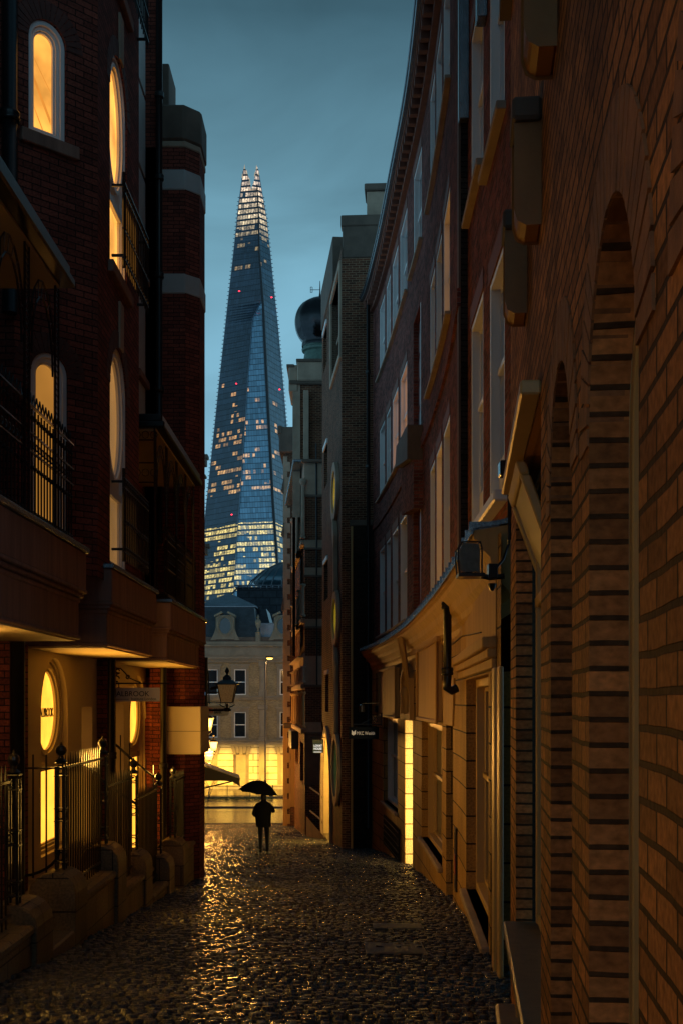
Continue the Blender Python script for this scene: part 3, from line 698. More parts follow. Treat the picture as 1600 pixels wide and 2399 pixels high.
# ================================================================ BROWN BRICK BLOCK WITH ROUND WINDOWS
B=thing('ribbon_window_block','tall brown brick block whose lane side carries round windows joined by a stone ribbon','building',(.5,38,gz(38)))
Pf=Path([(X(800.5,38.4),38.4),(1.6,38.3)]); lf=Pf.L
zt=1.55+(1642-605)*38.4/F
wall('front_wall',Pf,0,lf,-4,zt,[],M['brown_brick'],B)
MB(Pf).box(.02,lf,.0,.5,zt,1.55+(1642-505)*38.4/F).build('parapet_block',M['stone_dark'],B,bevel=.04)
MB(Pf).box(-.03,lf,-.05,.5,1.55+(1642-505)*38.4/F-.35,1.55+(1642-505)*38.4/F).build('parapet_coping',M['stone_dark'],B,bevel=.03)
MB(Pf).box(X(858,38.4)-X(800.5,38.4),lf,.3,1.2,zt+1,1.55+(1642-440)*38.4/F).build('chimney',M['stone'],B,bevel=.03)
MB(Pf).box(X(856,38.4)-X(800.5,38.4)-.05,lf,.2,1.3,1.55+(1642-440)*38.4/F,1.55+(1642-424)*38.4/F).build('chimney_cap',M['stone_dark'],B,bevel=.03)
# projecting darker pier and pipe in the corner
za=1.55+(1642-1232)*38.2/F
mb=MB(Pf); mb.box(X(826,38.4)-X(800.5,38.4),lf,-.12,0,-4,za); mb.build('corner_pier',M['dark_brick'],B)
mb=MB(Pf); mb.box(X(822,38.4)-X(800.5,38.4),X(827,38.4)-X(800.5,38.4),-.125,0.0,-4,za); mb.build('pier_edge',M['ashlar_plain'],B)
MB(Pf).box(X(820,38.4)-X(800.5,38.4),lf,-.16,0,za,za+.2).build('pier_cap',M['stone_dark'],B,bevel=.02)
pipe([(X(862,38),38,14.3),(X(863,38),38,-2.5)],.06,'downpipe',B,[(X(862,38),38,z) for z in (12,9,6.0,3.2,.5)])
# lane side
Ps=Path([(-.76,47.1),(X(800.5,38.4),38.4)]); s3=Ps.spx
def z3(px,py,y=0): return Ps.zp(px,py,y)
zs=z3(783,549)-1.55
ov=[]
def oval_at(pa,pb,ta,tb):
    a,b=s3(pa),s3(pb); m=(a+b)/2; pm=(pa+pb)/2
    return (a,b,z3(pm,tb),z3(pm,ta))
O1=oval_at(783.5,793.5,1105,1203); O2=oval_at(785,795.5,1403,1497); O3=oval_at(785,797.5,1733,1868)
gate=('arch',s3(757),s3(777.5),-4.6,z3(767,1718))
sl=[('rect',s3(759.5),s3(767.5),z3(763,1140),z3(763,1050)),('rect',s3(759.5),s3(768.5),z3(764,1405),z3(764,1318)),('rect',s3(762.5),s3(770.5),z3(766,1668),z3(766,1580)),('rect',s3(758),s3(766),z3(762,862),z3(762,775)),('rect',s3(778),s3(799),z3(790,858),z3(790,665))]
hs=[('oval',O1[0],O1[1],O1[2],O1[3]),('oval',O2[0],O2[1],O2[2],O2[3]),('oval',O3[0],O3[1],O3[2],O3[3]),gate]+sl
wall('lane_wall',Ps,0,Ps.L,-5,zs,hs,M['brown_brick'],B,depth=.22)
MB(Ps).box(-.02,s3(782),-.04,.5,zs,zs+1.55).build('parapet_band',M['stone_dark'],B,bevel=.02)
h=sl[4]; mb=MB(Ps); ring(mb,[(h[1],h[3]),(h[2],h[3]),(h[2],h[4]),(h[1],h[4])],.18,-.08,.2,inward=False); mb.box(h[1],h[2],.15,.2,(h[3]+h[4])/2-.05,(h[3]+h[4])/2+.05)
wf=mb.build('window_surround',M['stone'],B,bevel=.02); MB(Ps).box(h[1],h[2],.2,.24,h[3],h[4]).build('pane',M['glass'],wf)
for h in sl[:4]: 
    MB(Ps).box(h[1],h[2],.2,.24,h[3],h[4]).build('slit_window',M['glass'],B)
    MB(Ps).box(h[1]-.02,h[2]+.05,-.05,.1,h[4],h[4]+.16).build('slit_lintel',M['white_paint'],B)
mvar=glow('green and yellow stained glass',(.66,.60,.035),2.4,.7,2.2); mvar2=glow('dim green glass',(.07,.16,.05),1.3,.6,2)
for k,(O,gm) in enumerate(((O1,mvar),(O2,mvar),(O3,mvar2))):
    lp=hole_loop(('oval',)+O,16); mb=MB(Ps); ring(mb,lp,.30,-.12,.05,inward=False); ring(mb,lp,.10,-.06,.15)
    rf=mb.build('round_surround',M['stone'],B,bevel=.01); g=MB(Ps); pane(g,lp,.12); g.build('pane',gm,rf)
    m=(O[0]+O[1])/2; z=(O[2]+O[3])/2; g=MB(Ps); g.box(m-.02,m+.02,.07,.12,O[2],O[3]); g.box(O[0],O[1],.07,.12,z-.3,z-.26); g.build('glazing_bar',M['iron'],rf)
def ribbon(O,Pn,off0,off1):
    # stone ribbon between two round windows: swelling leaf then thin tail
    m0=(O[0]+O[1])/2+off0; m1=(Pn[0]+Pn[1])/2+off1; z0,z1=O[2]-.2,Pn[3]+.2
    mb=MB(Ps); n=24; L_=[];R_=[]
    for i in range(n+1):
        t=i/n; z=z0+(z1-z0)*t; m=m0+(m1-m0)*t+.12*math.sin(t*PI*1.0); wd=.10+.34*math.exp(-((t-.22)/.14)**2)+.05*math.sin(t*9)
        L_.append((m-wd*.5,z)); R_.append((m+wd*.6,z))
    mb.prism(L_+R_[::-1],-.16,0); return mb.build('stone_ribbon',M['stone'],B,bevel=.01)
ribbon(O1,O2,.15,.2); ribbon(O2,O3,.15,.35)
# gate arch and lit passage
m=(gate[1]+gate[2])/2; r=(gate[2]-gate[1])/2
mb=MB(Ps); ar=hole_loop(gate,20)[1:]+[(gate[1],-4.6)]; ring(mb,ar,.28,-.10,.1,closed=False,inward=False)
mb.build('gate_surround',M['stone'],B,bevel=.01)
mb=MB(Ps); mb.box(gate[1]-.1,gate[1],.22,5,-6,gate[4]); mb.box(gate[2],gate[2]+.1,.22,5,-6,gate[4]); mb.box(gate[1],gate[2],4.9,5,-6,gate[4]+.3); mb.box(gate[1],gate[2],.25,5,gate[4]+.1,gate[4]+.2)
M['passage2']=plain('yellow lit rendered passage',(.62,.48,.26),.6,var=.1,bump=.05); mb.box(gate[1]-.004,gate[1]+.012,.02,5,-6,gate[4]-r); mb.box(gate[2]-.012,gate[2]+.004,.02,5,-6,gate[4]-r)
for i in range(20):
    a0,a1=PI*i/20,PI*(i+1)/20; q_=[(m+(r-.01)*math.cos(t),yy,gate[4]-r+(r-.01)*math.sin(t)) for t in (a0,a1) for yy in (.02,5)]; mb.add(q_,[(0,1,3,2)])
mb.build('passage_lining',M['passage2'],B)
mb=MB(Ps); mb.box(gate[1],gate[2],0,5,-6,gz(44)+.03); mb.build('passage_floor',M['paving'],B)
mb=MB(Ps)
for z in (gz(44)+1.0,gz(44)+2.0): mb.box(m-.3,m+.5,1.0,1.05,z,z+.05)
mb.box(m+.2,m+.5,.9,1.0,gz(44)+1.1,gz(44)+1.7); mb.build('gate_rail',M['iron'],B)
MB().box(.3,8,39.6,47,-5,zs+1.0).build('core_wall',M['dark_brick'],B)
P_LAMP=((gate[1]+gate[2])/2)
# ================================================================ ORIEL BUILDING WITH DOME
B=thing('oriel_tower_building','brown brick building with stone banded bay, columned windows and a bulbous dome','building',(-1.1,52,gz(52)))
d4=50.0
Pf=Path([(X(715,d4),d4),(X(775,d4),d4)])
def zf(py,d): return 1.55+(1642-py)*d/F
W4=Pf.L
ztop=zf(893,52)
wall('front_wall',Pf,0,W4,-6.5,zf(1083,d4),[],M['brown_brick'],B)
for a,b in [(1085,1160),(1265,1284),(1330,1348),(1450,1468),(1537,1605),(1692,1716),(1722,1840)]:
    MB(Pf).box(-.02,W4,-.03,0,zf(b,d4),zf(a,d4)).build('stone_band',M['stone'] if a<1700 else M['stone_dark'],B,bevel=.01)
for a in (1160,1284,1348,1468,1605,1716): MB(Pf).box(-.05,W4,-.09,0,zf(a+5,d4),zf(a-1,d4)).build('band_moulding',M['stone_dark'],B,bevel=.02)
MB(Pf).box(-.15,W4,-.3,0,zf(1085,d4),zf(1078,d4)).build('cornice',M['stone_dark'],B,bevel=.03)
# oblique bay side
Po=Path([(X(691,61),61),(X(715,d4),d4)]); so=Po.spx; LO=Po.L
def zo(px,py): return Po.zp(px,py)
bay=[]
cols=[(LO*k/4+.55,LO*(k+1)/4-.35) for k in range(4)]
hz=[(zf(1262,d4),zf(1115,d4)+.2),(zf(1445,d4),zf(1358,d4)),(zf(1600,d4),zf(1555,d4)),(zf(1705,d4),zf(1620,d4)+.2)]
hs=[]
for i,(c,d_) in enumerate(hz):
    for a,b in cols: hs.append(('arch' if i==0 else 'rect',a,b,c,d_)+((.9,) if i==0 else ()))
hs+=[('rect',1.0,4.5,zf(1880,d4)+1.2,zf(1745,d4)),('rect',6.2,9.8,zf(1880,d4)+.6,zf(1745,d4))]
wall('bay_wall',Po,0,LO,-7.5,zf(1083,d4),hs,M['brown_brick'],B,depth=.35)
for h in hs:
    wf=MB(Po); ring(wf,hole_loop(h,8),.12,.2,.35); w_=wf.build('window',M['stone'],B); g=MB(Po); g.box(h[1],h[2],.34,.36,h[3],h[4]-(.1 if h[0]=='arch' else 0)); g.build('pane',M['glass'],w_)
for i,(c,d_) in enumerate(hz):
    MB(Po).box(0,LO,-.18,.05,c-.25,c-.05).build('bay_sill',M['stone'],B,bevel=.03)
    for k in range(5):
        x=LO*k/4+.1; MB(Po).lathe([(.12,0),(.14,.05),(.08,.12),(.07,(d_-c)*.78),(.15,(d_-c)*.84),(.12,(d_-c)*.88)],(x,-.1,c),10).build('column',M['stone'] if i!=3 else M['ashlar_plain'],B,smooth=False)
MB(Po).box(0,LO,-.04,0,hz[0][1]-.4,zf(1083,d4)).build('arch_spandrel',M['stone'],B)
mb=MB(Po); mb.box(-.2,LO,-.5,.1,zf(1083,d4),zf(1076,d4)); mb.build('cornice',M['lead'],B,bevel=.03)
mb=MB(Po); mb.box(0,LO,-.3,.1,zf(1540,d4),zf(1535,d4)-.05); mb.box(0,LO,-.06,0,zf(1605,d4),zf(1530,d4)); mb.build('stone_band',M['stone'],B)
mb=MB(Po); mb.box(1.0,4.5,-.35,-.0,zf(1770,d4),zf(1722,d4)); mb.build('hanging_box',plain('dark green painted box',(.02,.04,.035),.4),B,bevel=.03)
# ramp rail beside the gate
mb=MB(); 
for z0 in (1.05,.1): mb.tube([(X(727,49),49,zf(1848,49)-1.0+z0),(X(757,46.5),46.5,zf(1870,46.5)-1.0+z0)],.035,6)
mb.add([(X(718,48.8),48.8,gz(48)-.2),(X(757,46),46,gz(46)-.3),(X(757,46),46,zf(1957,46)),(X(718,48.8),48.8,zf(1912,48.8))],[(0,1,2,3)])
mb.build('ramp_balustrade',M['stone'],B)
# tower
dt=52.0
Pt=Path([(X(686,dt),dt),(X(770,dt),dt)])
wall('tower_wall',Pt,0,Pt.L,zf(1083,d4),zf(893,dt),[],M['brown_brick'],B)
wall('tower_side',Path([(X(686,dt),dt+3),(X(686,dt),dt)]),0,3,zf(1083,d4)-8,zf(893,dt),[],M['brown_brick'],B)
MB(Pt).box(0,X(704,dt)-X(686,dt),-.04,0,zf(1083,d4)-2,zf(893,dt)).build('stone_quoin',M['stone'],B)
MB(Pt).box(X(712,dt)-X(686,dt),X(724,dt)-X(686,dt),-.3,0,zf(1083,d4),zf(918,dt)).build('buttress',M['stone'],B,bevel=.02)
MB(Pt).box(-.15,Pt.L,-.2,3,zf(918,dt)+.3,zf(893,dt)).build('stone_band',M['stone_dark'],B,bevel=.03)
q=MB(); q.box(X(677,dt),X(698,dt),dt-.1,dt+2.5,zf(918,dt),zf(856,dt)); q.build('parapet_block',M['stone'],B,bevel=.04)
q=MB(); q.box(X(697,dt),X(760,dt),dt-.3,dt+2.5,zf(895,dt),zf(850,dt)); q.build('dome_plinth',M['stone'],B,bevel=.05)
q=MB(); q.box(X(672,dt),X(690,dt),dt-.15,dt+2.6,zf(862,dt),zf(855,dt)); q.box(X(695,dt),X(760,dt),dt-.4,dt+2.6,zf(852,dt),zf(846,dt)); q.build('coping',M['stone_dark'],B,bevel=.02)
cxd=X(750,dt+.9); cyd=dt+1.0; ps=F/(dt+1)
r=58/ps
zc=zf(756,dt+1)
prof=[]
dm=MB(); nseg=48
prof=[(.70*r,-1.75*r),(.66*r,-1.45*r),(.62*r,-1.22*r),(.72*r,-1.18*r),(.74*r,-1.10*r),(.66*r,-1.04*r),(.70*r,-.95*r)]
dm.lathe([(r_,z_) for r_,z_ in prof],(cxd,cyd,zc),32); dm.build('dome_collar',M['patina'],B,smooth=False)
dm=MB(); vs=[];fs=[]; rings=20
for i in range(rings+1):
    t=i/rings; z=-1.0*r+2.05*r*t; rr=r*math.sqrt(max(0,1-((z+.02*r)/(1.06*r))**2))
    if t>.85: rr*=1-(t-.85)*1.5
    if t<.1: rr=max(rr,.72*r)
    for k in range(nseg):
        q=2*PI*k/nseg; m_=rr*(1+ .035*abs(math.sin(6*q)))
        vs.append((cxd+m_*math.cos(q),cyd+m_*math.sin(q),zc+z))
for i in range(rings):
    for k in range(nseg): a=i*nseg+k; b=i*nseg+(k+1)%nseg; fs.append((a,b,b+nseg,a+nseg))
dm.add(vs,fs); dm.build('dome',M['copper'],B,smooth=True)
dm=MB(); dm.lathe([(.12,0),(.05,.12),(.03,.25),(.015,.75),(.0,.8)],(cxd,cyd,zc+r*.98),8); zv=zc+r*1.33
dm.tube([(cxd-.0,cyd,zv),(cxd-.42,cyd,zv)],.014,5); dm.tube([(cxd-.42,cyd,zv-.12),(cxd-.42,cyd,zv+.12)],.014,5); dm.tube([(cxd-.34,cyd,zv-.12),(cxd-.34,cyd,zv+.12)],.014,5)
dm.tube([(cxd-.42,cyd,zv+.12),(cxd-.34,cyd,zv+.12)],.012,5);dm.tube([(cxd-.42,cyd,zv-.12),(cxd-.34,cyd,zv-.12)],.012,5)
dm.build('weather_vane',M['iron'],B)
MB().box(-1.45,6,51,61,-8,zf(1083,d4)).build('core_wall',M['dark_brick'],B)
mb=MB(); mb.tube([(X(741,d4),d4-.06,zf(1040,d4)),(X(742,d4),d4-.06,zf(1300,d4)),(X(743,d4),d4-.06,zf(1605,d4))],.035,6); mb.build('conduit',M['pipe'],B)
# ================================================================ QUOINED CORNER BUILDING
B=thing('quoined_corner_building','narrow brown brick corner building with pale quoins at the foot of the lane','building',(-3,66,gz(66)))
d5=64.0
Pf=Path([(X(665,d5),d5),(X(705,d5),d5)])
wall('front_wall',Pf,0,Pf.L,-8,zf(1060,d5),[],M['brown_brick'],B)
wall('lane_wall',Path([(X(665,d5)-.9,d5+22),(X(665,d5),d5)]),0,22,-9.5,zf(1060,d5),[],M['brown_brick'],B)
q1=MB(Pf); q2=MB(Pf)
z=-7.5;k=0
while z<zf(1075,d5):
    if k%2==0: (q1 if z>0 else q2).box(-.03,.36,-.05,0,z,z+.52)
    else: (q1 if z>0 else q2).box(-.03,.20,-.05,0,z,z+.30)
    z+=.52 if k%2==0 else .30; k+=1
q1.build('quoin_strip',M['stone'],B,bevel=.01); q2.build('quoin_strip',M['ashlar_plain'],B,bevel=.01)
MB(Pf).box(0,Pf.L,-.12,0,zf(1706,d5),zf(1694,d5)).build('string_course',M['stone_dark'],B,bevel=.02)
MB(Pf).box(.3,.62,-.03,0,zf(1890,d5),zf(1716,d5)).build('stone_strip',M['ashlar_plain'],B)
q=MB(); q.box(X(655,d5),X(706,d5),d5-.35,d5+20,zf(1062,d5),zf(1003,d5)); q.build('parapet_block',M['stone_dark'],B,bevel=.05)
q=MB(); q.box(X(652,d5),X(662,d5),d5-.4,d5+1.5,zf(1020,d5),zf(1001,d5)); q.build('parapet_cap',M['stone_dark'],B,bevel=.03)
for z in [zf(1135,d5),zf(1238,d5),zf(1412,d5)]: MB().prism([(X(665,d5),z-.5),(X(665,d5),z+.3),(X(659,d5),z-.35)],d5-.1,d5+.4).build('corbel',M['stone_dark'],B)
MB().box(X(667,64),6,65,85,-9,zf(1065,d5)).build('core_wall',M['dark_brick'],B)
# ================================================================ LEFT: OFFICE BUILDING WITH BALCONIES
B=thing('balconied_brick_building','dark red brick building with stone balconies, arched windows and lit oval shop windows','building',(-4,16,gz(16)))
PA=Path([(-3.62,13.23),(-2.85,14.0)]); PB=Path([(-2.85,14.0),(-2.85,16.85)])
def arch_window(path,px0,px1,z0,z1,name,glass,oval=True,fw=.12,gd=.14,parent=None,split=None,mat=None):
    a,b=path.spx(px0),path.spx(px1)
    h=('arch',a,b,z0,z1); mb=MB(path); lp=hole_loop(h,18)
    i1=ring(mb,lp,fw*.45,gd-.09,gd-.03); i2=ring(mb,i1,fw*.35,gd-.055,gd-.01); i3=ring(mb,i2,fw*.2,gd-.03,gd+.01)
    xs=[p[0] for p in i3]; xa,xb=min(xs),max(xs)
    if oval:
        zc=split if split else z0+(z1-z0)*.42
        ol=hole_loop(('oval',xa+.03,xb-.03,zc,z1-fw-.03),16)
        ring(mb,ol,.05,gd-.075,gd,inward=False); ring(mb,ol,.035,gd-.04,gd,inward=True)
        mb.box(xa-.01,xb+.01,gd-.05,gd,zc-.24,zc-.14); m=(xa+xb)/2
        mb.prism([(xa-.01,zc-.14),(xb+.01,zc-.14),(xb+.01,zc+.35),(m+.28*(xb-xa),zc+.04),(m,zc-.03),(m-.28*(xb-xa),zc+.04),(xa-.01,zc+.35)],gd-.02,gd)
    f=mb.build(name,mat or (M['render'] if glass=='yellow' else M['white_paint']),parent or B,bevel=.004)
    g=MB(path); pane(g,i3,gd+.005); g.build('pane',M[glass],f)
    return f,h
za1,za0=9.2,7.92
hA=[('arch',PA.spx(68),PA.spx(156),7.92,9.25),('arch',PA.spx(73),PA.spx(161),3.3,5.5)]
wall('canted_wall',PA,0,PA.L,3.0,16,hA,M['red_brick'],B,depth=.2)
hB=[('arch',PB.spx(258.5),PB.spx(298),6.96,9.75),('arch',PB.spx(258.5),PB.spx(298),3.25,6.05),('arch',PB.spx(258.5),PB.spx(298),10.66,13.45)]
wall('bay_wall',PB,0,PB.L,3.0,16,hB,M['red_brick'],B,depth=.28)
f,_=arch_window(PA,68,156,7.92,9.25,'arched_window','warm',oval=False,fw=.12,gd=.12)
SH=glow('painted stair shade on lit pane',(1.0,.36,.05),.80,.2,3)  # flat dimmer glow strips on the pane paint in the stair's shade
def strip(P_,pts,y,th=.012):
    mb=MB(P_); (xa_,za_),(xb_,zb_)=pts; mb.prism([(xa_,za_-th),(xb_,zb_-th),(xb_,zb_+th),(xa_,za_+th)],y-.004,y); mb.build('stair_shade_strip',SH,f)
a_,b_=PA.spx(68)+.13,PA.spx(156)-.13
strip(PA,((a_,8.62),(b_,8.18)),.124,.035); strip(PA,((a_,8.30),(b_-.1,8.05)),.124,.014); strip(PA,((a_,8.85),(b_,8.52)),.124,.007)
f,_=arch_window(PA,73,161,3.3,5.5,'arched_window','warm_dim',oval=False,fw=.12,gd=.12)
for z0,z1,g_ in ((6.96,9.75,'warm'),(3.25,6.05,'blind_warm'),(10.66,13.45,'blind')):
    M.setdefault('blind_warm',glow('faint lit blind',(1,.48,.13),.24,.3))
    arch_window(PB,258.5,298,z0,z1,'arched_window',g_,oval=True,fw=.08,gd=.11,split=z0+1.15)
# brick arch heads (rubbed dark brick)
M['rubbed_dark']=plain('dark rubbed brick',(.10,.032,.024),.7,var=.35,scale=7,bump=.4)
for P_,(k,a,b,c,d_) in [(PA,hA[0]),(PA,hA[1]),(PB,hB[0]),(PB,hB[1])]:
    mb=MB(P_); voussoirs(P_,(a+b)/2,d_-(b-a)/2,(b-a)/2,.22,17,0,mb); mb.build('arch_ring',M['rubbed_dark'],B)
for P_,h in [(PA,hA[0]),(PB,hB[0]),(PB,hB[2])]: MB(P_).box(h[1]-.12,h[2]+.14,-.07,.1,h[3]-.15,h[3]).build('window_sill',M['stone_red'],B,bevel=.01)
# white keystones on bay
for h in hB: MB(PB).box((h[1]+h[2])/2-.02,(h[1]+h[2])/2+.22,-.03,.02,h[4]+.02,h[4]+.62).build('keystone',M['stone'],B,bevel=.008)
# frontal return at far left
Pq=Path([(-5.4,13.23),(-3.62,13.23)]); wall('return_wall',Pq,0,Pq.L,-2,16,[],M['red_brick'],B)
# recess side wall with pale stone pilasters, pier wall, chamfer
Pr=Path([(-3.84,16.8),(-3.84,23.4)]); wall('recess_wall',Pr,0,Pr.L,2.2,16,[('rect',3.9,5.2,3.3,5.9)],M['red_brick'],B,depth=.1)
MB(Pr).box(3.9,5.2,.08,.1,3.3,5.9).build('balcony_door',glow('very dim room',(1,.45,.08),.07,.2),B)
for z0,z1 in ((5.9,7.6),(7.75,9.6),(9.7,11.6),(11.7,13.2),(13.3,15.6)): MB(Pr).box(5.55,6.42,-.04,0,z0,z1).build('stone_panel',M['white_stone'] if 'white_stone' in M else M.setdefault('white_stone',plain('pale dressed stone',(.42,.41,.40),.6,var=.15,scale=1.5,bump=.15)),B,bevel=.01)
for z in (7.6,9.6): MB(Pr).box(5.4,6.5,-.12,0,z,z+.14).build('stone_string',M['stone_red'],B,bevel=.01)
ys_=23.4
Pp=Path([(-3.84,ys_),(-3.05,ys_)]); Pch=Path([(-3.05,ys_),(-2.80,ys_+.27)]); Psd=Path([(-2.80,ys_+.27),(-2.80,24.55)])
ztp=1.55+(1642-345)*ys_/F
for P_,nm,z1 in ((Pp,'pier_wall',ztp),(Pch,'pier_chamfer',ztp),(Psd,'pier_side',ztp)): wall(nm,P_,0,P_.L,-3.5,z1,[],M['red_brick'],B)
Px=Path([(-3.84,ys_),(X(371,ys_),ys_)]); wall('recess_front_wall',Px,0,Px.L,2,16,[],M['red_brick'],B)
def bandrun(name,z0,z1,pr,mat,bev=.02):
    mb=MB(); x0=X(372,ys_)
    pts=[(x0,ys_-pr),(-3.05-pr*.3,ys_-pr),(-2.80+pr*.75,ys_+.27-pr*.35),(-2.80+pr*.75,24.6)]
    n=len(pts); inner=[(x0,24.6)]
    poly=pts+inner; m=len(poly)
    vs=[(p[0],p[1],z0) for p in poly]+[(p[0],p[1],z1) for p in poly]
    mb.add(vs,[tuple(reversed(range(m))),tuple(range(m,2*m))]+[(i,(i+1)%m,m+(i+1)%m,m+i) for i in range(m)])
    return mb.build(name,mat,B,bevel=bev)
zz=lambda py:1.55+(1642-py)*ys_/F
bandrun('stone_band',zz(445),zz(397),.02,M['white_stone']); bandrun('stone_band',zz(688),zz(641),.02,M['white_stone'])
bandrun('pier_coping',zz(330),zz(246),.05,M['stone_dark'],.04); bandrun('coping_moulding',zz(345),zz(330),.02,M['stone'])
MB().box(X(380,ys_+1),X(397,ys_+1),ys_+1,ys_+2,11,1.55+(1642-148)*(ys_+1)/F).build('chimney',M['stone_dark'],B,bevel=.02)
mb=MB(); mb.box(X(391,23.2),-2.72,23.16,24.6,zz(1766),zz(1655)); mb.build('stone_block',M['render'],B,bevel=.01)
mb=MB(); mb.box(X(391,23.2)-.001,-2.717,23.155,24.6,zz(1713),zz(1712)); mb.build('block_joint',M['grout'],B)
# ground floor wall of cream render
Pw=Path([(-3.82,13.2),(-3.82,23.4)])
def yw(px): return Pw.spx(px)
hw_=[('arch',yw(97),yw(160),-.45,2.12),('rect',yw(192),yw(217),-.6,1.46),('rect',yw(272),yw(291),-1.2,1.5),('arch',yw(306),yw(343),-1.5,2.02)]
wall('ground_floor_wall',Pw,0,Pw.L,-3,2.2,hw_,M['render'],B,depth=.32)
f1,_=arch_window(Pw,97,160,-.45,2.12,'oval_shop_window','yellow',oval=True,fw=.11,gd=.16,split=.86)
f2,_=arch_window(Pw,306,343,-1.5,2.02,'oval_shop_window','yellow',oval=True,fw=.11,gd=.16,split=.72)
for h in hw_[1:3]: MB(Pw).box(h[1],h[2],.28,.34,h[3],h[4]).build('lobby_panel',M['warm_dim'],B)
ymid=yw(118)
lettering('window_lettering','WALBROOK',.175,lambda x,y,z:Pw.map(yw(96)+x+.40,.150+y,z+1.335),M['pipe'],f1,sx=.9)
for z in (1.27,1.235): MB(Pw).box(yw(108),yw(122),.155,.163,z,z+.008).build('window_small_print',M['pipe'],f1)
MB(Pw).box(yw(97),yw(105),.155,.163,.0,.42).build('red_notice',plain('red notice',(.35,.04,.02),.5),f1)
Pn=Path([(-3.82,-2),(-3.82,13.0)]); hn=('arch',Pn.spx(800)+0,0,0,0)
hn=('arch',10.2,11.8,-.3,2.12); wall('ground_floor_wall',Pn,0,Pn.L,-2,2.2,[hn],M['render'],B,depth=.32)
g=MB(Pn); pane(g,hole_loop(hn,12),.16); added_win=g.build('oval_shop_window',M['yellow'],B)  # unseen lit window, added to throw light on the right-hand wall
def window_fill_spot(par,y,z,en,x=-3.62,up=.25):  # unseen spots added outside the panes to light the opposite wall
    l=bpy.data.lights.new('window_fill_spot','SPOT'); l.energy=en; l.color=(1,.50,.08); l.spot_size=math.radians(165); l.spot_blend=.5; l.shadow_soft_size=.25
    o=bpy.data.objects.new('window_fill_spot',l); scene.collection.objects.link(o); o.rotation_euler=Vector((1,0,up)).to_track_quat('-Z','Y').to_euler(); o.location=Vector((x,y,z))-wloc(par); o.parent=par
window_fill_spot(added_win,9.0,.9,45); window_fill_spot(f1,15.9,.9,165); window_fill_spot(f2,21.3,.4,175)
# brick pier and black pipes on the ground floor
for a,b,y_ in [(220,253,18.7),(0,28,13.0),(352,391,23.1)]:
    MB().box(X(a,y_)-(1 if a==0 else 0),X(b,y_),y_,y_+.7,-3,2.2).build('ground_pier',M['red_brick'],B,bevel=.01)
pipe([(X(262,18.5),18.5,2.2),(X(262,18.5),18.5,-2.2)],.06,'downpipe',B,[(X(262,18.5),18.5,z) for z in (.7,)])
pipe([(X(42,12.9),12.9,2.2),(X(42,12.9),12.9,-1.6)],.08,'downpipe',B)
pipe([(X(384,22.9),22.9,2.2),(X(384,22.9),22.9,-2.6)],.06,'downpipe',B,[(X(384,22.9),22.9,.3)])
pipe([(X(374,23.2),23.2,16),(X(373,23.2),23.2,4.6)],.065,'downpipe',B,[(X(374,23.2),23.2,z) for z in (13.3,11.7,9.8,7.6)])
pipe([(X(22,13.1),13.1,16),(X(24,13.1),13.1,5.8)],.085,'downpipe',B,[(X(22,13.1),13.1,7.95)])
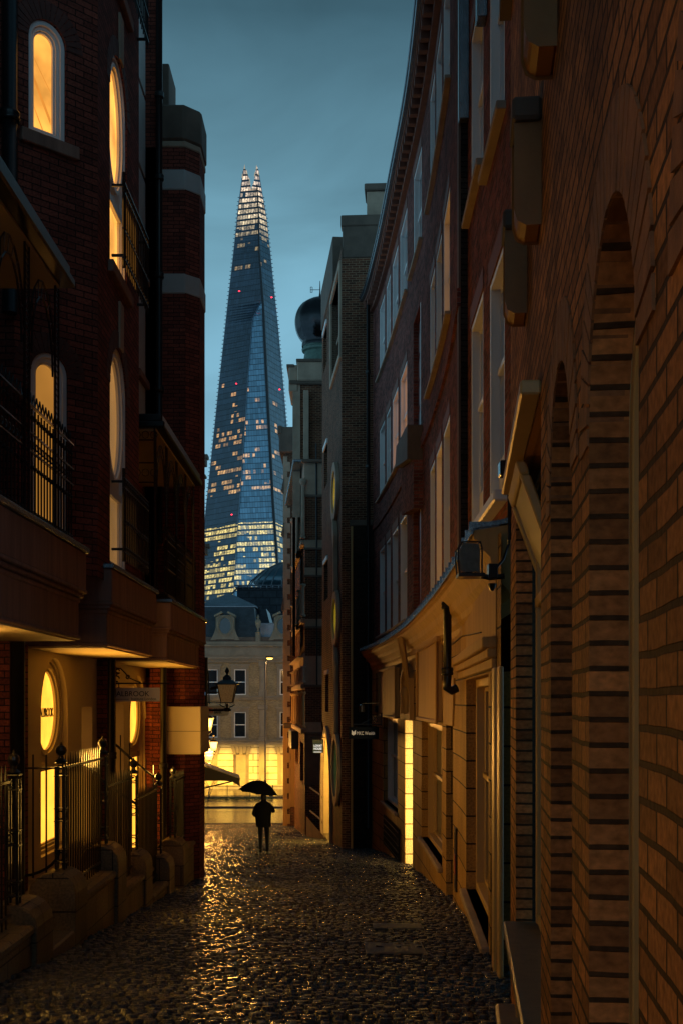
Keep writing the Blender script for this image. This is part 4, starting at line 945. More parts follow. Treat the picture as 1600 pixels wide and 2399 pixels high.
# balconies
def fill_lamp(y,root,en=16):  # unseen lamps added under the near balcony to light pier, step and reveals
    m_=MB(); m_.ball((-3.34,y,2.12),.06,6); lo_=m_.build('soffit_fill_lamp',M['lamp'],root)
    l=bpy.data.lights.new('soffit_fill_light','POINT'); l.energy=en; l.color=(1,.50,.10); l.shadow_soft_size=.06; o=bpy.data.objects.new('soffit_fill_light',l); scene.collection.objects.link(o); o.location=Vector((-3.34,y,1.98))-wloc(root); o.parent=root
def balcony(y0,y1,railing,canopy,soff=2.19):
    b=MB(); xf=-2.75; xb=-3.9
    b.box(xb,xf+.0,y0,y1,2.74,3.14); root=b.build('balcony',M['stone_red'],B,bevel=.012)
    t=MB(); t.box(xb,xf-.07,y0+.05,y1-.05,soff+.06,2.62); t.build('balcony_apron',M['stone_red'],root,bevel=.008)
    for k,(p,z0,z1) in enumerate([(-.055,2.6,2.655),(-.02,2.655,2.70),(.012,2.70,2.745)]):
        MB().box(xb,xf+p,y0-.0-p*.5,y1+p*.5,z0,z1).build('balcony_moulding',M['stone_red'],root,bevel=.012)
    MB().box(xb,xf+.035,y0-.03,y1+.03,3.14,3.20).build('balcony_coping',M['lead'],root,bevel=.01)
    MB().box(xb,xf-.05,y0+.03,y1-.03,soff+.02,soff+.06).build('balcony_lip',M['stone_red'],root,bevel=.01)
    MB().box(xb,xf-.10,y0+.08,y1-.08,soff,soff+.03).build('soffit',M['soffit'],root)
    if railing:
        r=MB(); n=int((y1-y0-.3)/.115); xr=xf-.12; 
        for i in range(n+1):
            y=y0+.12+i*(y1-y0-.3)/n; r.tube([(xr,y,3.2),(xr,y,4.26)],.009,4)
            for z in (4.18,3.72,3.3): r.ball((xr,y,z),.022,3)
            if i<n:
                ym=y+.057
                r.tube([(xr,y,4.30),(xr,ym,4.40),(xr,y+.115,4.30)],.007,4)
                r.tube([(xr,ym+.035*math.cos(q),3.93+.035*math.sin(q)) for q in [k*PI/3 for k in range(7)]],.006,3)
        for z in (3.27,3.85,4.02,4.28): r.box(xr-.012,xr+.012,y0+.1,y1-.1,z,z+.016)
        for z in (3.27,4.02,4.28): r.box(xb,xr,y0+.1,y0+.12,z,z+.016)
        for i in range(9): x=xr-i*.115; r.tube([(x,y0+.11,3.2),(x,y0+.11,4.26)],.009,4)
        r.build('railing',M['iron'],root)
    if canopy:
        c0,c1=canopy
        c=MB(); zr=5.72; c.box(xb,xf+.06,c0,c1,zr,zr+.10); c.box(xb,xf+.02,c0+.05,c1-.05,zr+.10,zr+.22); c.build('canopy_roof',M['pipe'],root,bevel=.02)
        MB().box(xb,xf-.08,c0+.1,c1-.1,zr-.03,zr).build('canopy_ceiling',M['soffit'],root)
        t=MB(); xr=xf-.1; n=max(2,round((c1-c0)/1.15)); 
        for i in range(n+1):
            y=c0+.12+(c1-c0-.24)*i/n
            for dy in (-.07,.07): t.tube([(xr,y+dy,4.3),(xr,y+dy,zr)],.011,4); t.tube([(xr,y+dy,3.2),(xr,y+dy,4.3)],.011,4)
            for k in range(22): z=4.4+k*.06; t.tube([(xr,y-.07,z),(xr,y+.07,z+.06)],.005,3); t.tube([(xr,y+.07,z),(xr,y-.07,z+.06)],.005,3)
            if i<n:
                y2=c0+.12+(c1-c0-.24)*(i+1)/n; ya,yb=y+.07,y2-.07; m=(ya+yb)/2; r_=(yb-ya)/2
                for rr,zo_ in ((r_,0),(r_-.10,0)): t.tube([(xr,m+rr*math.cos(PI*q/10),4.75+zo_+rr*1.6*math.sin(PI*q/10)) for q in range(11)],.010,4)
                for q in range(11):
                    an=PI*(q+.5)/11; t.tube([(xr,m+r_*math.cos(an),4.75+r_*1.6*math.sin(an)),(xr,m+(r_-.10)*math.cos(an+.12),4.75+(r_-.10)*1.6*math.sin(an+.12))],.005,3)
        # end frame with circles
        y=c0+.12
        for x in (xb+.05,xb+.55,xr): t.tube([(x,y,3.2),(x,y,zr)],.012,4)
        for z in (4.9,5.2,5.55): t.tube([(xb,y,z),(xr,y,z)],.010,4)
        for k in range(8):
            x=xb+.12+k*.13; 
            for z in (5.05,5.63): t.tube([(x+.055*math.cos(q*PI/4),y,z+.055*math.sin(q*PI/4)) for q in range(9)],.006,3)
        t.build('iron_trellis',M['iron'],root)
    return root
rb=balcony(-2.0,12.9,True,(5.0,12.1)); fill_lamp(10.6,rb,12); fill_lamp(.6,rb,34)
balcony(14.35,17.8,False,None)
balcony(19.3,24.3,True,(18.2,23.2))
# juliet rails in front of bay windows
def juliet(z0,z1):
    r=MB(); xr=-2.70; a,b=14.85,16.7; n=15
    for i in range(n+1):
        y=a+(b-a)*i/n; r.tube([(xr,y,z0),(xr,y,z1)],.009,4); r.ball((xr,y,z1-.05),.022,3); r.ball((xr,y,z0+.5),.02,3); r.ball((xr,y,z0+.16),.02,3)
    for z in (z0+.1,z0+.46,z1-.12,z1): r.box(xr-.012,xr+.012,a-.03,b+.03,z,z+.014)
    for z in (z0+.12,z1-.06): 
        for y in (a,b): r.box(-2.85,xr,y-.015,y+.015,z,z+.03)
    r.tube([(xr,a,z0-.02),(xr,a,z1+.12)],.02,4)
    r.build('juliet_rail',M['iron'],B)
juliet(3.30,4.32); juliet(6.95,8.0); juliet(10.66,11.7)
MB(lambda x,y,z:Vector((x,y,z))).box(-8,-3.9,16.85,23.4,2,15.9).build('core_wall',M['dark_brick'],B)
MB().box(-8,-4.2,13.4,24.5,-3,2.1).build('core_wall',M['dark_brick'],B)
MB().box(-8,-3.25,14.6,16.8,3.0,15.9).build('core_wall',M['dark_brick'],B)
MB().box(-8,-2.9,23.9,24.5,-3,11.5).build('core_wall',M['dark_brick'],B)
MB().box(-9,-4.5,-3,13.2,-1,16).build('core_wall',M['dark_brick'],B)
MB().box(-4.5,-3.9,-3,13.2,-1,16).build('loggia_wall',M['red_brick'],B)
# ================================================================ BOUNDARY WALLS AND RAILINGS
M['wallstone']=brick('wet low wall stone',(.24,.17,.09),(.17,.125,.07),(.03,.022,.014),bw=.75,bh=.36,ms=.008,rough=.5,soot=.6,bump=.9,spec=.3)
def rounded_pier(mb,x0,x1,y0,y1,zb,zt_):
    n=8; w2=(x1-x0)/2; rz=.22; pts=[(x0,zb),(x1,zb),(x1,zt_-rz)]+[((x0+x1)/2+w2*math.cos(PI*i/n),zt_-rz+rz*math.sin(PI*i/n)) for i in range(1,n)]+[(x0,zt_-rz)]
    mb.prism(pts,y0,y1)
def lowwall(label,y0,y1,zt_,piers,cat='low wall'):
    r=thing('boundary_wall',label,cat,(-3.0,(y0+y1)/2,gz((y0+y1)/2)),'low stone walls along the left of the lane')
    mb=MB(); mb.add([(-3.3,y0,gz(y0)-.3),(-2.9,y0,gz(y0)-.3),(-2.9,y1,gz(y1)-.3),(-3.3,y1,gz(y1)-.3),(-3.3,y0,zt_-.1),(-2.9,y0,zt_-.1),(-2.9,y1,zt_-.1),(-3.3,y1,zt_-.1)],[(0,3,2,1),(4,5,6,7),(0,1,5,4),(1,2,6,5),(2,3,7,6),(3,0,4,7)])
    mb.build('wall_body',M['wallstone'],r,bevel=.02)
    MB().box(-3.33,-2.87,y0,y1,zt_-.1,zt_).build('coping',M['wallstone'],r,bevel=.03)
    for (a,b,zp_) in piers:
        m2=MB(); rounded_pier(m2,-3.36,-2.85,a,b,gz(b)-.3,zp_); m2.build('rounded_pier',M['wallstone'],r,bevel=.015)
    return r
lowwall('nearest low stone wall at the left edge with one round-topped pier',5,11.75,-.55,[(11.2,11.85,-.36)])
lowwall('low stone wall with a round-topped pier beside the lit entrance step',12.9,16.0,-.62,[(12.85,13.45,-.30),(15.3,15.9,-.30)])
lowwall('short low stone wall under the middle run of spiked railing',16.0,18.4,-.98,[(17.5,18.1,-.66)])
lowwall('short low stone wall just before the gateway gap',18.4,20.6,-1.45,[(19.9,20.5,-1.02)])
lowwall('low stone wall at the brick corner with mossy coping, farthest of the row',21.7,24.7,-1.20,[(21.65,22.3,-.96),(24.4,24.95,-.8)])
mb=MB(); mb.box(-4.6,-2.86,11.85,12.85,gz(12.3)-.4,gz(12.3)+.14); o=mb.build('entrance_step',M['granite'],bevel=.02); single(o,'broad wet stone entrance step between two round-topped piers','step')
mb=MB(); mb.box(-5.0,-3.36,11.0,14.5,-1.3,-.62); o=mb.build('entrance_landing',M['granite'],bevel=.02); single(o,'raised stone landing behind the left piers under the arched lit window','landing')
mb=MB(); mb.box(-4.2,-3.3,14.5,24.5,-3.6,-2.4); o=mb.build('basement_area',M['granite']); single(o,'sunken basement area floor behind the railings','ground',kind='structure')
def rail_run(label,y0,y1,zr,z0f,posts,xr=-3.08):
    r=thing('iron_railing',label,'railing',(xr,(y0+y1)/2,z0f((y0+y1)/2)),'black spiked railings on the low walls')
    mb=MB(); n=int((y1-y0)/.125)
    for i in range(1,n):
        y=y0+(y1-y0)*i/n; mb.tube([(xr,y,z0f(y)),(xr,y,zr+.06),(xr,y,zr+.16)],[.011,.011,.002],5)
    mb.box(xr-.02,xr+.02,y0,y1,zr-.012,zr+.012); mb.box(xr-.02,xr+.02,y0,y1,z0f((y0+y1)/2)+.10,z0f((y0+y1)/2)+.125)
    mb.build('bar_row',M['iron'],r)
    for y,zb in posts:
        p=MB()
        for dx in (-.045,.045):
            for dy in (-.045,.045): p.box(xr+dx-.012,xr+dx+.012,y+dy-.012,y+dy+.012,zb,zr+.02)
        for z in (zb+.08,zb+(zr-zb)*.48,zr-.08):
            p.box(xr-.065,xr+.065,y-.065,y+.065,z-.01,z); p.box(xr-.065,xr+.065,y-.065,y+.065,z+.13,z+.14)
            p.tube([(xr+.045*math.cos(q*PI/5),y-.05,z+.065+.045*math.sin(q*PI/5)) for q in range(11)],.008,4)
            p.tube([(xr+.05,y+.045*math.cos(q*PI/5),z+.065+.045*math.sin(q*PI/5)) for q in range(11)],.008,4)
        p.lathe([(.05,.06),(.07,.08),(.03,.11),(.025,.14)],(xr,y,zr),10); p.ball((xr,y,zr+.195),.062,6); p.lathe([(.02,.25),(.004,.29)],(xr,y,zr),6)
        p.build('railing_post',M['iron'],r)
    return r
rail_run('tall spiked black railing at the far left edge of the picture',6,11.1,.80,lambda y:-.55,[(11.25,-.36)])
rail_run('tall spiked black railing beside the lit entrance',13.1,15.4,.81,lambda y:-.62,[(13.15,-.30),(15.45,-.30)])
rail_run('middle spiked black railing one step lower than the entrance one',15.6,17.7,.42,lambda y:-.98,[(17.75,-.66)])
rail_run('short spiked black railing in front of the second lit oval window',17.9,20.1,.07,lambda y:-1.45,[(20.15,-1.02)])
rail_run('spiked black railing ending at the brick corner pier',21.95,24.3,.07,lambda y:-1.2,[(21.9,-.96),(24.35,-.85)])
# return rails on the landing and stair rails
r=thing('landing_rail','thin black rail across the lit entrance window','railing',(-4,13.15,-.6),'black spiked railings on the low walls')
mb=MB(); mb.box(-4.6,-3.1,13.14,13.17,.80,.82); mb.box(-4.6,-3.6,13.14,13.17,-.40,-.37)
for i in range(10): x=-4.55+i*.145; mb.tube([(x,13.155,-.4),(x,13.155,.96)],.011,5)
mb.tube([(-3.6,13.155,-.385)]+[(-3.6+.5*math.sin(q*PI/16),13.155,-.385+.30*(1-math.cos(q*PI/16))) for q in range(9)],.016,5)
mb.build('bar_row',M['iron'],r)
r=thing('stair_rail','sloping black handrail behind the middle railings','railing',(-3.4,18.5,-1.6))
mb=MB(); mb.tube([(-3.55,16.3,.75),(-3.45,17.7,.30),(-3.3,19.2,-.1)],.022,6); mb.tube([(-3.6,18.6,.95),(-3.45,20.4,.45),(-3.3,22.0,.03)],.022,6); mb.tube([(-3.6,18.6,-.6),(-3.6,18.6,.95)],.02,6)
for i in range(6): t=i/6; mb.tube([(-3.55+.25*t,16.4+2.7*t,-1.2),(-3.55+.25*t,16.4+2.7*t,.9-.8*t)],.01,4); mb.tube([(-3.6+.3*t,18.7+3.2*t,-1.4),(-3.6+.3*t,18.7+3.2*t,1.15-.9*t)],.01,4)
mb.build('handrail',M['iron'],r)
# ================================================================ FAR LEFT OF THE LANE
B=thing('left_lane_building','dark brick building continuing down the left of the lane beyond the corner, edge on','building',(-6,45,gz(45)))
Pl=Path([(X(478,24.7)-.12,24.9),(X(477,86),86)]); wall('lane_wall',Pl,0,Pl.L,-11,8.5,[],M['red_brick'],B)
MB().box(-20,-10.1,60,86,-11,8).build('core_wall',M['dark_brick'],B)
MB().box(-20,-3.3,24.7,25.2,-4,5.0).build('core_wall',M['dark_brick'],B)
C=thing('corniced_corner_building','stone building with stepped cornices just showing past the left corner','building',(X(470,90),90,GF))
d=88.0
def zc_(py): return 1.55+(1642-py)*d/F
MB().box(X(440,d),X(476.5,d),d,d+.5,GF,zc_(1066)).build('wall',M['far_stone'],C)
for a,b,r_ in [(1066,1076,489),(1076,1092,485),(1113,1120,484),(1120,1145,480),(1275,1284,493),(1284,1300,488),(1310,1325,482),(1345,1362,479)]:
    MB().box(X(440,d),X(r_,d),d-.4,d+.5,zc_(b),zc_(a)).build('cornice',M['stone_dark'],C,bevel=.05)
# ================================================================ SIGNS
def board(name,label,px0,px1,py0,py1,d,mat,th=.03):
    r=thing(name,label,'sign',(X((px0+px1)/2,d),d,Z(py1,d)))
    MB().box(X(px0,d),X(px1,d),d,d+th,Z(py1,d),Z(py0,d)).build('board',mat,r,bevel=.004); return r
d=19.4; Wb=plain('cream sign board',(.85,.78,.68),.5,var=.05,bump=0)
r=board('hanging_sign','cream hanging sign reading WALBROOK Institute London beside the brick pier',247,375.5,1611,1643.5,d,Wb)
lettering('sign_lettering','WALBROOK',.118,lambda x,y,z:Vector((X(256,d)+x,d-.006+y*.3,Z(1631,d)+z)),M['pipe'],r,sx=.985)
lettering('sign_lettering','Institute London',.066,lambda x,y,z:Vector((X(308,d)+x,d-.006+y*.3,Z(1640.5,d)+z)),M['pipe'],r,sx=.92)
MB().box(X(258,d),X(303,d),d-.005,d,Z(1638.6,d),Z(1637.6,d)).build('rule_line',M['pipe'],r)
mb=MB(); mb.tube([(X(240,d),d+.02,Z(1601,d)),(X(398,d),d+.02,Z(1601,d))],.012,6)
for px in (279,347): mb.tube([(X(px,d),d+.02,Z(1601,d)),(X(px,d),d+.02,Z(1611,d))],.008,5)
sc=[(X(330,d),Z(1599,d)),(X(316,d),Z(1594,d)),(X(303,d),Z(1588,d)),(X(293,d),Z(1576,d)),(X(283,d),Z(1566,d)),(X(272,d),Z(1565,d)),(X(268,d),Z(1573,d)),(X(274,d),Z(1580,d)),(X(281,d),Z(1576,d))]
mb.tube([(a,d+.02,b) for a,b in sc],.012,5)
for cx0,cz0,r0 in ((273,1590,7),(276,1572,4.5),(300,1586,4)): mb.tube([(X(cx0,d)+r0*d/F*math.cos(q*PI/6),d+.02,Z(cz0,d)+r0*d/F*math.sin(q*PI/6)) for q in range(11)],.011,4)
mb.build('bracket',M['iron'],r)
d=36.0
r=board('hanging_sign','grey hanging sign reading RELIANCE BANK with a red rosette, above the lit lamps',480,536,1654,1677,d,plain('grey sign board',(.30,.29,.30),.5,var=.05,bump=0))
lettering('sign_lettering','RELIANCE',.105,lambda x,y,z:Vector((X(503,d)+x,d-.01+y,Z(1665,d)+z)),plain('dark red sign ink',(.10,.02,.03),.6),r,sx=.72,bold=.002)
lettering('sign_lettering','BANK',.105,lambda x,y,z:Vector((X(503,d)+x,d-.01+y,Z(1671.5,d)+z)),M['pipe'],r,sx=.8,bold=.002)
mb=MB(); cxs,czs=X(494.5,d),Z(1665,d)
for k in range(8): 
    q=k*PI/4; mb.tube([(cxs+.07*math.cos(q+t),d-.01,czs+.07*math.sin(q+t)) for t in (0,.3,.6)],.012,4); 
for k in range(6): q=k*PI/3; mb.tube([(cxs+.035*math.cos(q+t),d-.01,czs+.035*math.sin(q+t)) for t in (0,.4,.8)],.01,4)
mb.build('rosette',plain('red sign mark',(.5,.03,.02),.5),r)
mb=MB(); mb.tube([(X(474,d),d+.02,Z(1645,d)),(X(520,d),d+.02,Z(1645,d))],.015,5)
for px in (487,529): mb.tube([(X(px,d),d+.02,Z(1645,d)),(X(px,d),d+.02,Z(1654,d))],.01,4)
mb.tube([(X(474,d),d+.02,Z(1622,d)),(X(532,d),d+.02,Z(1622,d))],.02,5); mb.tube([(X(484,d),d,Z(1655,d)),(X(484,d),d,Z(1540,d))],.05,6); mb.tube([(X(491,d),d,Z(1650,d)),(X(489,d),d,Z(1580,d)),(X(484,d),d,Z(1558,d))],.02,5)
mb.tube([(X(494,d),d+.02,Z(1614,d)),(X(515,d),d+.02,Z(1609,d))],.05,5)
mb.build('bracket',M['iron'],r)
d=31.0
r=thing('ring_sign','small pale blue round sign edge beside the brick corner','sign',(X(478,d),d,Z(1632,d)))
mb=MB(); cxs,czs=X(474,d),Z(1625,d); mb.tube([(cxs+.075*math.cos(q*PI/8),d,czs+.075*math.sin(q*PI/8)) for q in range(17)],.02,6); mb.build('ring',plain('pale blue enamel with painted glow',(.22,.38,.55),.4,emit=(.3,.6,1),es=.12),r); MB().tube([(cxs-.25,d+.02,czs+.1),(cxs,d+.02,czs+.1)],.01,5).build('bracket',M['iron'],r)  # ring enamel has a faint glow painted in, it is no lamp
d=33.6; NB=plain('navy sign board',(.005,.008,.018),.9,var=.1,bump=0,spec=.05); WL=plain('white letters with painted glow',(.5,.5,.5),.5,emit=(1,.95,.9),es=.10,bump=0)  # letters brightened by a faint painted glow
r=board('hanging_sign','dark navy hanging sign reading MKC Wealth in white letters on the right',817,887,1703.5,1731,d,NB,.04)
lettering('sign_lettering','MKC Wealth',.135,lambda x,y,z:Vector((X(835,d)+x,d-.008+y*.5,Z(1721.5,d)+z)),WL,r,sx=.70)
mb=MB(); a,b=X(823.5,d),X(833,d); z0,z1=Z(1723,d),Z(1710,d); m_=(a+b)/2; mb.prism([(a,z0+.03),(m_,z0),(m_,z0+.09),(a,z1)],d-.01,d); mb.prism([(m_,z0+.01),(b,z0+.04),(b,z1),(m_,z0+.1)],d-.012,d); mb.build('sign_mark',WL,r)
mb=MB(); mb.tube([(X(826,d),d+.02,Z(1697,d)),(X(893,d),d+.02,Z(1697,d))],.015,5)
for px in (829,880): mb.tube([(X(px,d),d+.02,Z(1697,d)),(X(px,d),d+.02,Z(1704,d))],.01,4)
for k in range(3): 
    for j in range(4): mb.tube([(X(874+j*5,d)+.025*math.cos(q*PI/4),d+.02,Z(1680+k*6,d)+.03*math.sin(q*PI/4)) for q in range(9)],.008,3)
mb.tube([(X(893,d),d+.02,Z(1700,d)),(X(893,d),d+.02,Z(1670,d))],.02,5); mb.tube([(X(848,d),d+.02,Z(1695,d)),(X(858,d),d+.02,Z(1690,d)),(X(868,d),d+.02,Z(1684,d))],.012,4)
mb.build('bracket',M['iron'],r)
d=33.0
r=thing('bracket_lamp','small dark lamp on a thin arm above the navy sign','lamp',(X(860,d),d,Z(1665,d)))
mb=MB(); mb.tube([(X(886,d),d,Z(1647,d)),(X(850,d),d,Z(1648,d)),(X(848,d),d,Z(1652,d))],.012,5); mb.lathe([(.02,.12),(.07,.09),(.085,-.08),(.06,-.1)],(X(847.5,d),d,Z(1660,d)),10); mb.build('lamp_arm',M['iron'],r)
d=44.0
r=board('hanging_sign','small square lit sign reading LOVAT HOUSE in white over the passage gate',732,758,1733,1764,d,plain('dark olive sign',(.05,.055,.03),.4,emit=(.6,.7,.3),es=.04),.05)
SL=glow('lit sign letters',(1,.95,.85),.9,.05)
lettering('sign_lettering','LOVAT',.112,lambda x,y,z:Vector((X(735.5,d)+x,d-.01+y,Z(1749.5,d)+z)),SL,r,sx=.86,bold=.003)
lettering('sign_lettering','HOUSE',.112,lambda x,y,z:Vector((X(735.5,d)+x,d-.01+y,Z(1756.5,d)+z)),SL,r,sx=.82,bold=.003)
mb=MB(); mb.box(X(735.5,d),X(754,d),d-.01,d,Z(1762.5,d),Z(1761.2,d)); mb.build('rule_line',SL,r)
mb=MB(); 
for a,b,c,e_ in ((732,733,1733,1764),(757,758,1733,1764),(732,758,1732,1733.5)): mb.box(X(a,d),X(b,d),d-.02,d+.06,Z(e_,d),Z(c,d))
mb.tube([(X(728,d),d,Z(1728,d)),(X(762,d),d,Z(1728,d))],.018,5); mb.tube([(X(754,d),d,Z(1690,d)),(X(756,d),d,Z(1708,d)),(X(754,d),d,Z(1724,d))],.03,5); mb.build('bracket',M['iron'],r)
# ================================================================ LANTERNS DOWN THE LEFT
def lantern(label,px,py,d,w_,h,lit,power=0,armpx=None,group=None):
    x=X(px,d); z=Z(py,d)
    T=thing('wall_lantern',label,'lantern',(x,d,z-.35),group)
    glass_lantern(T,(x,d,z),w_,h,lit)
    a=MB(); xa=X(armpx if armpx else px-40,d)
    a.tube([(x,d,z-.02),(x,d,z-h*.35)],.03,6); a.lathe([(.06,0),(.09,-.03),(.09,-h*.16),(.05,-h*.2)][::-1],(x,d,z-h*.3),8)
    a.tube([(x-.02,d,z-h*.42),(xa,d,z-h*.42)],.028,6)
    for s_ in (-1,1): a.tube([(x+s_*w_*.36,d,z),(x+s_*w_*.40,d,z-h*.12),(x+s_*w_*.28,d,z-h*.2),(x+s_*.05,d,z-h*.25)],.012,4)
    a.build('bracket_arm',M['iron'],T)
    if lit:
        g=MB(); g.ball((x,d,z+h*.5),w_*.30,8); g.build('bulb',M['lamp'],T,smooth=True)
        l=bpy.data.lights.new('lantern_light','POINT'); l.energy=power; l.color=(1,.45,.09); l.shadow_soft_size=.3; lo=bpy.data.objects.new('lantern_light',l); scene.collection.objects.link(lo); lo.location=Vector((x,d-.0,z-.12))-wloc(T); lo.parent=T
        l=bpy.data.lights.new('lantern_light','POINT'); l.energy=power; l.color=(1,.45,.09); l.shadow_soft_size=.3; lo=bpy.data.objects.new('lantern_light',l); scene.collection.objects.link(lo); lo.location=Vector((x+.0,d-w_*.75,z+h*.5))-wloc(T); lo.parent=T
    return T
lantern('large unlit black lantern with a leaf finial hanging over the lane at the left corner',533,1646,28,.43,.42,False,armpx=474)
lantern('glaring lit lantern close under the bank sign',487,1712,58,.56,.60,True,520,armpx=468)
lantern('smaller lit lantern with a dark pointed cap beside the glaring lower lamp',501.5,1758,62,.40,.44,True,300,armpx=470)
lantern('glaring lit lantern lowest at the brick corner edge',491,1780,66,.60,.62,True,760,armpx=468)
# ================================================================ AWNING
T=thing('cafe_awning','dark cafe awning sloping out from the left of the lane under the lamps','awning',(X(500,48),48,gz(48)))
d0,d1=46,48.4
a=MB(); 
A=(X(468,d0),d0,Z(1790,d0)); 
pts=[(X(468,d0),d0,Z(1788,d0)),(X(564,d0),d0,Z(1824,d0)),(X(560,d1),d1,Z(1824,d0)),(X(468,d1),d1,Z(1788,d0))]
v=pts+[(p[0],p[1],p[2]-.05) for p in pts]
a.add(v,[(0,1,2,3),(7,6,5,4),(0,4,5,1),(1,5,6,2),(2,6,7,3),(3,7,4,0)]); a.build('awning_top',M['canvas_lt'],T)
a=MB(); a.add([(X(468,d0),d0-.02,Z(1792,d0)),(X(562,d0),d0-.02,Z(1824,d0)),(X(563,d0),d0-.02,Z(1842,d0)),(X(545,d0),d0-.02,Z(1831,d0)),(X(520,d0),d0-.02,Z(1829,d0)),(X(468,d0),d0-.02,Z(1829,d0))],[(0,5,4,3,2,1)]); 
a.add([(p[0],p[1]+.05,p[2]) for p in [(X(468,d0),d0-.02,Z(1792,d0)),(X(562,d0),d0-.02,Z(1824,d0)),(X(563,d0),d0-.02,Z(1842,d0)),(X(545,d0),d0-.02,Z(1831,d0)),(X(520,d0),d0-.02,Z(1829,d0)),(X(468,d0),d0-.02,Z(1829,d0))]],[(0,1,2,3,4,5)])
a.build('valance',M['canvas'],T)
mb=MB(); mb.tube([(X(468,d0),d0+.3,Z(1850,d0)),(X(558,d0),d0+.2,Z(1828,d0))],.03,5); mb.build('folding_arm',M['iron'],T)
# ================================================================ PERSON WITH UMBRELLA
dP=34.4; gP=gz(dP); xP=X(618,dP)
def skin_mesh(name,verts,edges,radii,root_i,mat,parent,sub=2):
    me=bpy.data.meshes.new(name); o3=wloc(parent)
    me.from_pydata([tuple(Vector(v)-o3) for v in verts],edges,[]); o=bpy.data.objects.new(name,me); scene.collection.objects.link(o)
    m=o.modifiers.new('s','SKIN'); m.use_smooth_shade=True
    for i,r_ in enumerate(radii): 
        rr=r_ if isinstance(r_,tuple) else (r_,r_); me.skin_vertices[0].data[i].radius=rr
    me.skin_vertices[0].data[root_i].use_root=True
    s2=o.modifiers.new('sub','SUBSURF'); s2.levels=sub; s2.render_levels=sub
    dg=bpy.context.evaluated_depsgraph_get(); m2=bpy.data.meshes.new_from_object(o.evaluated_get(dg)); bpy.data.objects.remove(o)
    m2.materials.clear(); m2.materials.append(mat); m2.name=name; m2.polygons.foreach_set('use_smooth',[True]*len(m2.polygons))
    o=bpy.data.objects.new(name,m2); scene.collection.objects.link(o); o.parent=parent; return o
T=thing('person','person seen from behind in dark coat and slim trousers walking away under a black umbrella','person',(xP,dP,gP))
def W(x,y,z): return (xP+x,dP+y,gP+z)
V=[W(0,0,.95),W(0,0,1.12),W(0,.01,1.30),W(0,.02,1.45),W(.0,.02,1.53),W(0,.03,1.62),W(0,.03,1.70),   #0-6 pelvis..head
   W(-.095,0,.88),W(-.085,-.02,.50),W(-.08,-.10,.09),W(-.085,-.0,.04),                                   #7-10 left leg
   W(.095,0,.88),W(.10,.05,.50),W(.10,.12,.09),W(.105,.22,.04),                                          #11-14 right leg
   W(-.19,.02,1.42),W(-.30,.0,1.17),W(-.16,.16,1.02),                                                    #15-17 left arm
   W(.19,.02,1.42),W(.31,.03,1.22),W(.10,.22,1.30)]                                                      #18-20 right arm
E=[(0,1),(1,2),(2,3),(3,4),(4,5),(5,6),(0,7),(7,8),(8,9),(9,10),(0,11),(11,12),(12,13),(13,14),(3,15),(15,16),(16,17),(3,18),(18,19),(19,20)]
Rr=[(.155,.11),(.145,.105),(.165,.115),(.14,.10),.055,.085,.075,.092,.062,.042,.035,.092,.062,.042,.035,.072,.052,.036,.072,.052,.036]
skin_mesh('body',V,E,Rr,0,M['black_cloth'],T)
# coat over the trunk
c=MB(); n=20; vs=[];fs=[]
for z,rx_,ry in [(.80,.215,.15),(.90,.22,.155),(1.05,.225,.155),(1.25,.245,.16),(1.40,.255,.155),(1.48,.185,.12),(1.53,.08,.075)]:
    for k in range(n): q=2*PI*k/n; vs.append((xP+rx_*math.cos(q)*(1+.05*math.sin(3*q+z*4)),dP+.01+ry*math.sin(q),gP+z))
for i in range(6):
    for k in range(n): a_=i*n+k;b_=i*n+(k+1)%n; fs.append((a_,b_,b_+n,a_+n))
c.add(vs,fs); c.build('coat',M['black_cloth'],T,smooth=True)
hd=MB(); hd.lathe([(.03,-.13),(.062,-.10),(.082,-.03),(.088,.03),(.075,.09),(.04,.125),(.005,.135)],(xP,dP+.03,gP+1.66),14,sx=.9,sy=1.1); hd.build('hair',plain('dark hair',(.012,.009,.007),.6),T,smooth=True)
# hand closed on the umbrella shaft
def hand(cx_,cy_,cz_,s):
    vv=[(cx_-.01*s,cy_,cz_-.05),(cx_,cy_,cz_),(cx_+.0,cy_,cz_+.045)]; ee=[(0,1),(1,2)]; rr=[(.026,.02),(.035,.02),(.03,.018)]
    for k,(dz,ln) in enumerate(((.05,.9),(.028,1),(.006,.95),(-.016,.8))):
        b_=len(vv); vv+=[(cx_+.02*s,cy_+.02,cz_+dz),(cx_+.03*s,cy_+.045*ln,cz_+dz),(cx_+.008*s,cy_+.06*ln,cz_+dz),(cx_-.012*s,cy_+.048*ln,cz_+dz)]; ee+=[(1,b_),(b_,b_+1),(b_+1,b_+2),(b_+2,b_+3)]; rr+=[.010,.0095,.009,.008]
    b_=len(vv); vv+=[(cx_-.03*s,cy_+.01,cz_+.03),(cx_-.03*s,cy_+.035,cz_+.05),(cx_-.01*s,cy_+.055,cz_+.055)]; ee+=[(1,b_),(b_,b_+1),(b_+1,b_+2)]; rr+=[.012,.011,.009]
    skin_mesh('hand',vv,ee,rr,1,M['skin'],T,1)
hand(xP+.085,dP+.235,gP+1.33,1); hand(xP-.14,dP+.19,gP+1.0,-1)
s_=MB()
for sx0,sy0 in ((-.083,-.06),(.103,.16)): s_.lathe([(.05,0),(.052,.03),(.042,.065),(.02,.08)],(xP+sx0,dP+sy0+.03,gP-.005+.01),12,sx=.95,sy=2.5)
s_.build('shoes',M['pipe'],T,smooth=True)
U=thing('umbrella','wide open black umbrella tilted to the left over the walker','umbrella',(xP+.08,dP+.25,gP+1.3))
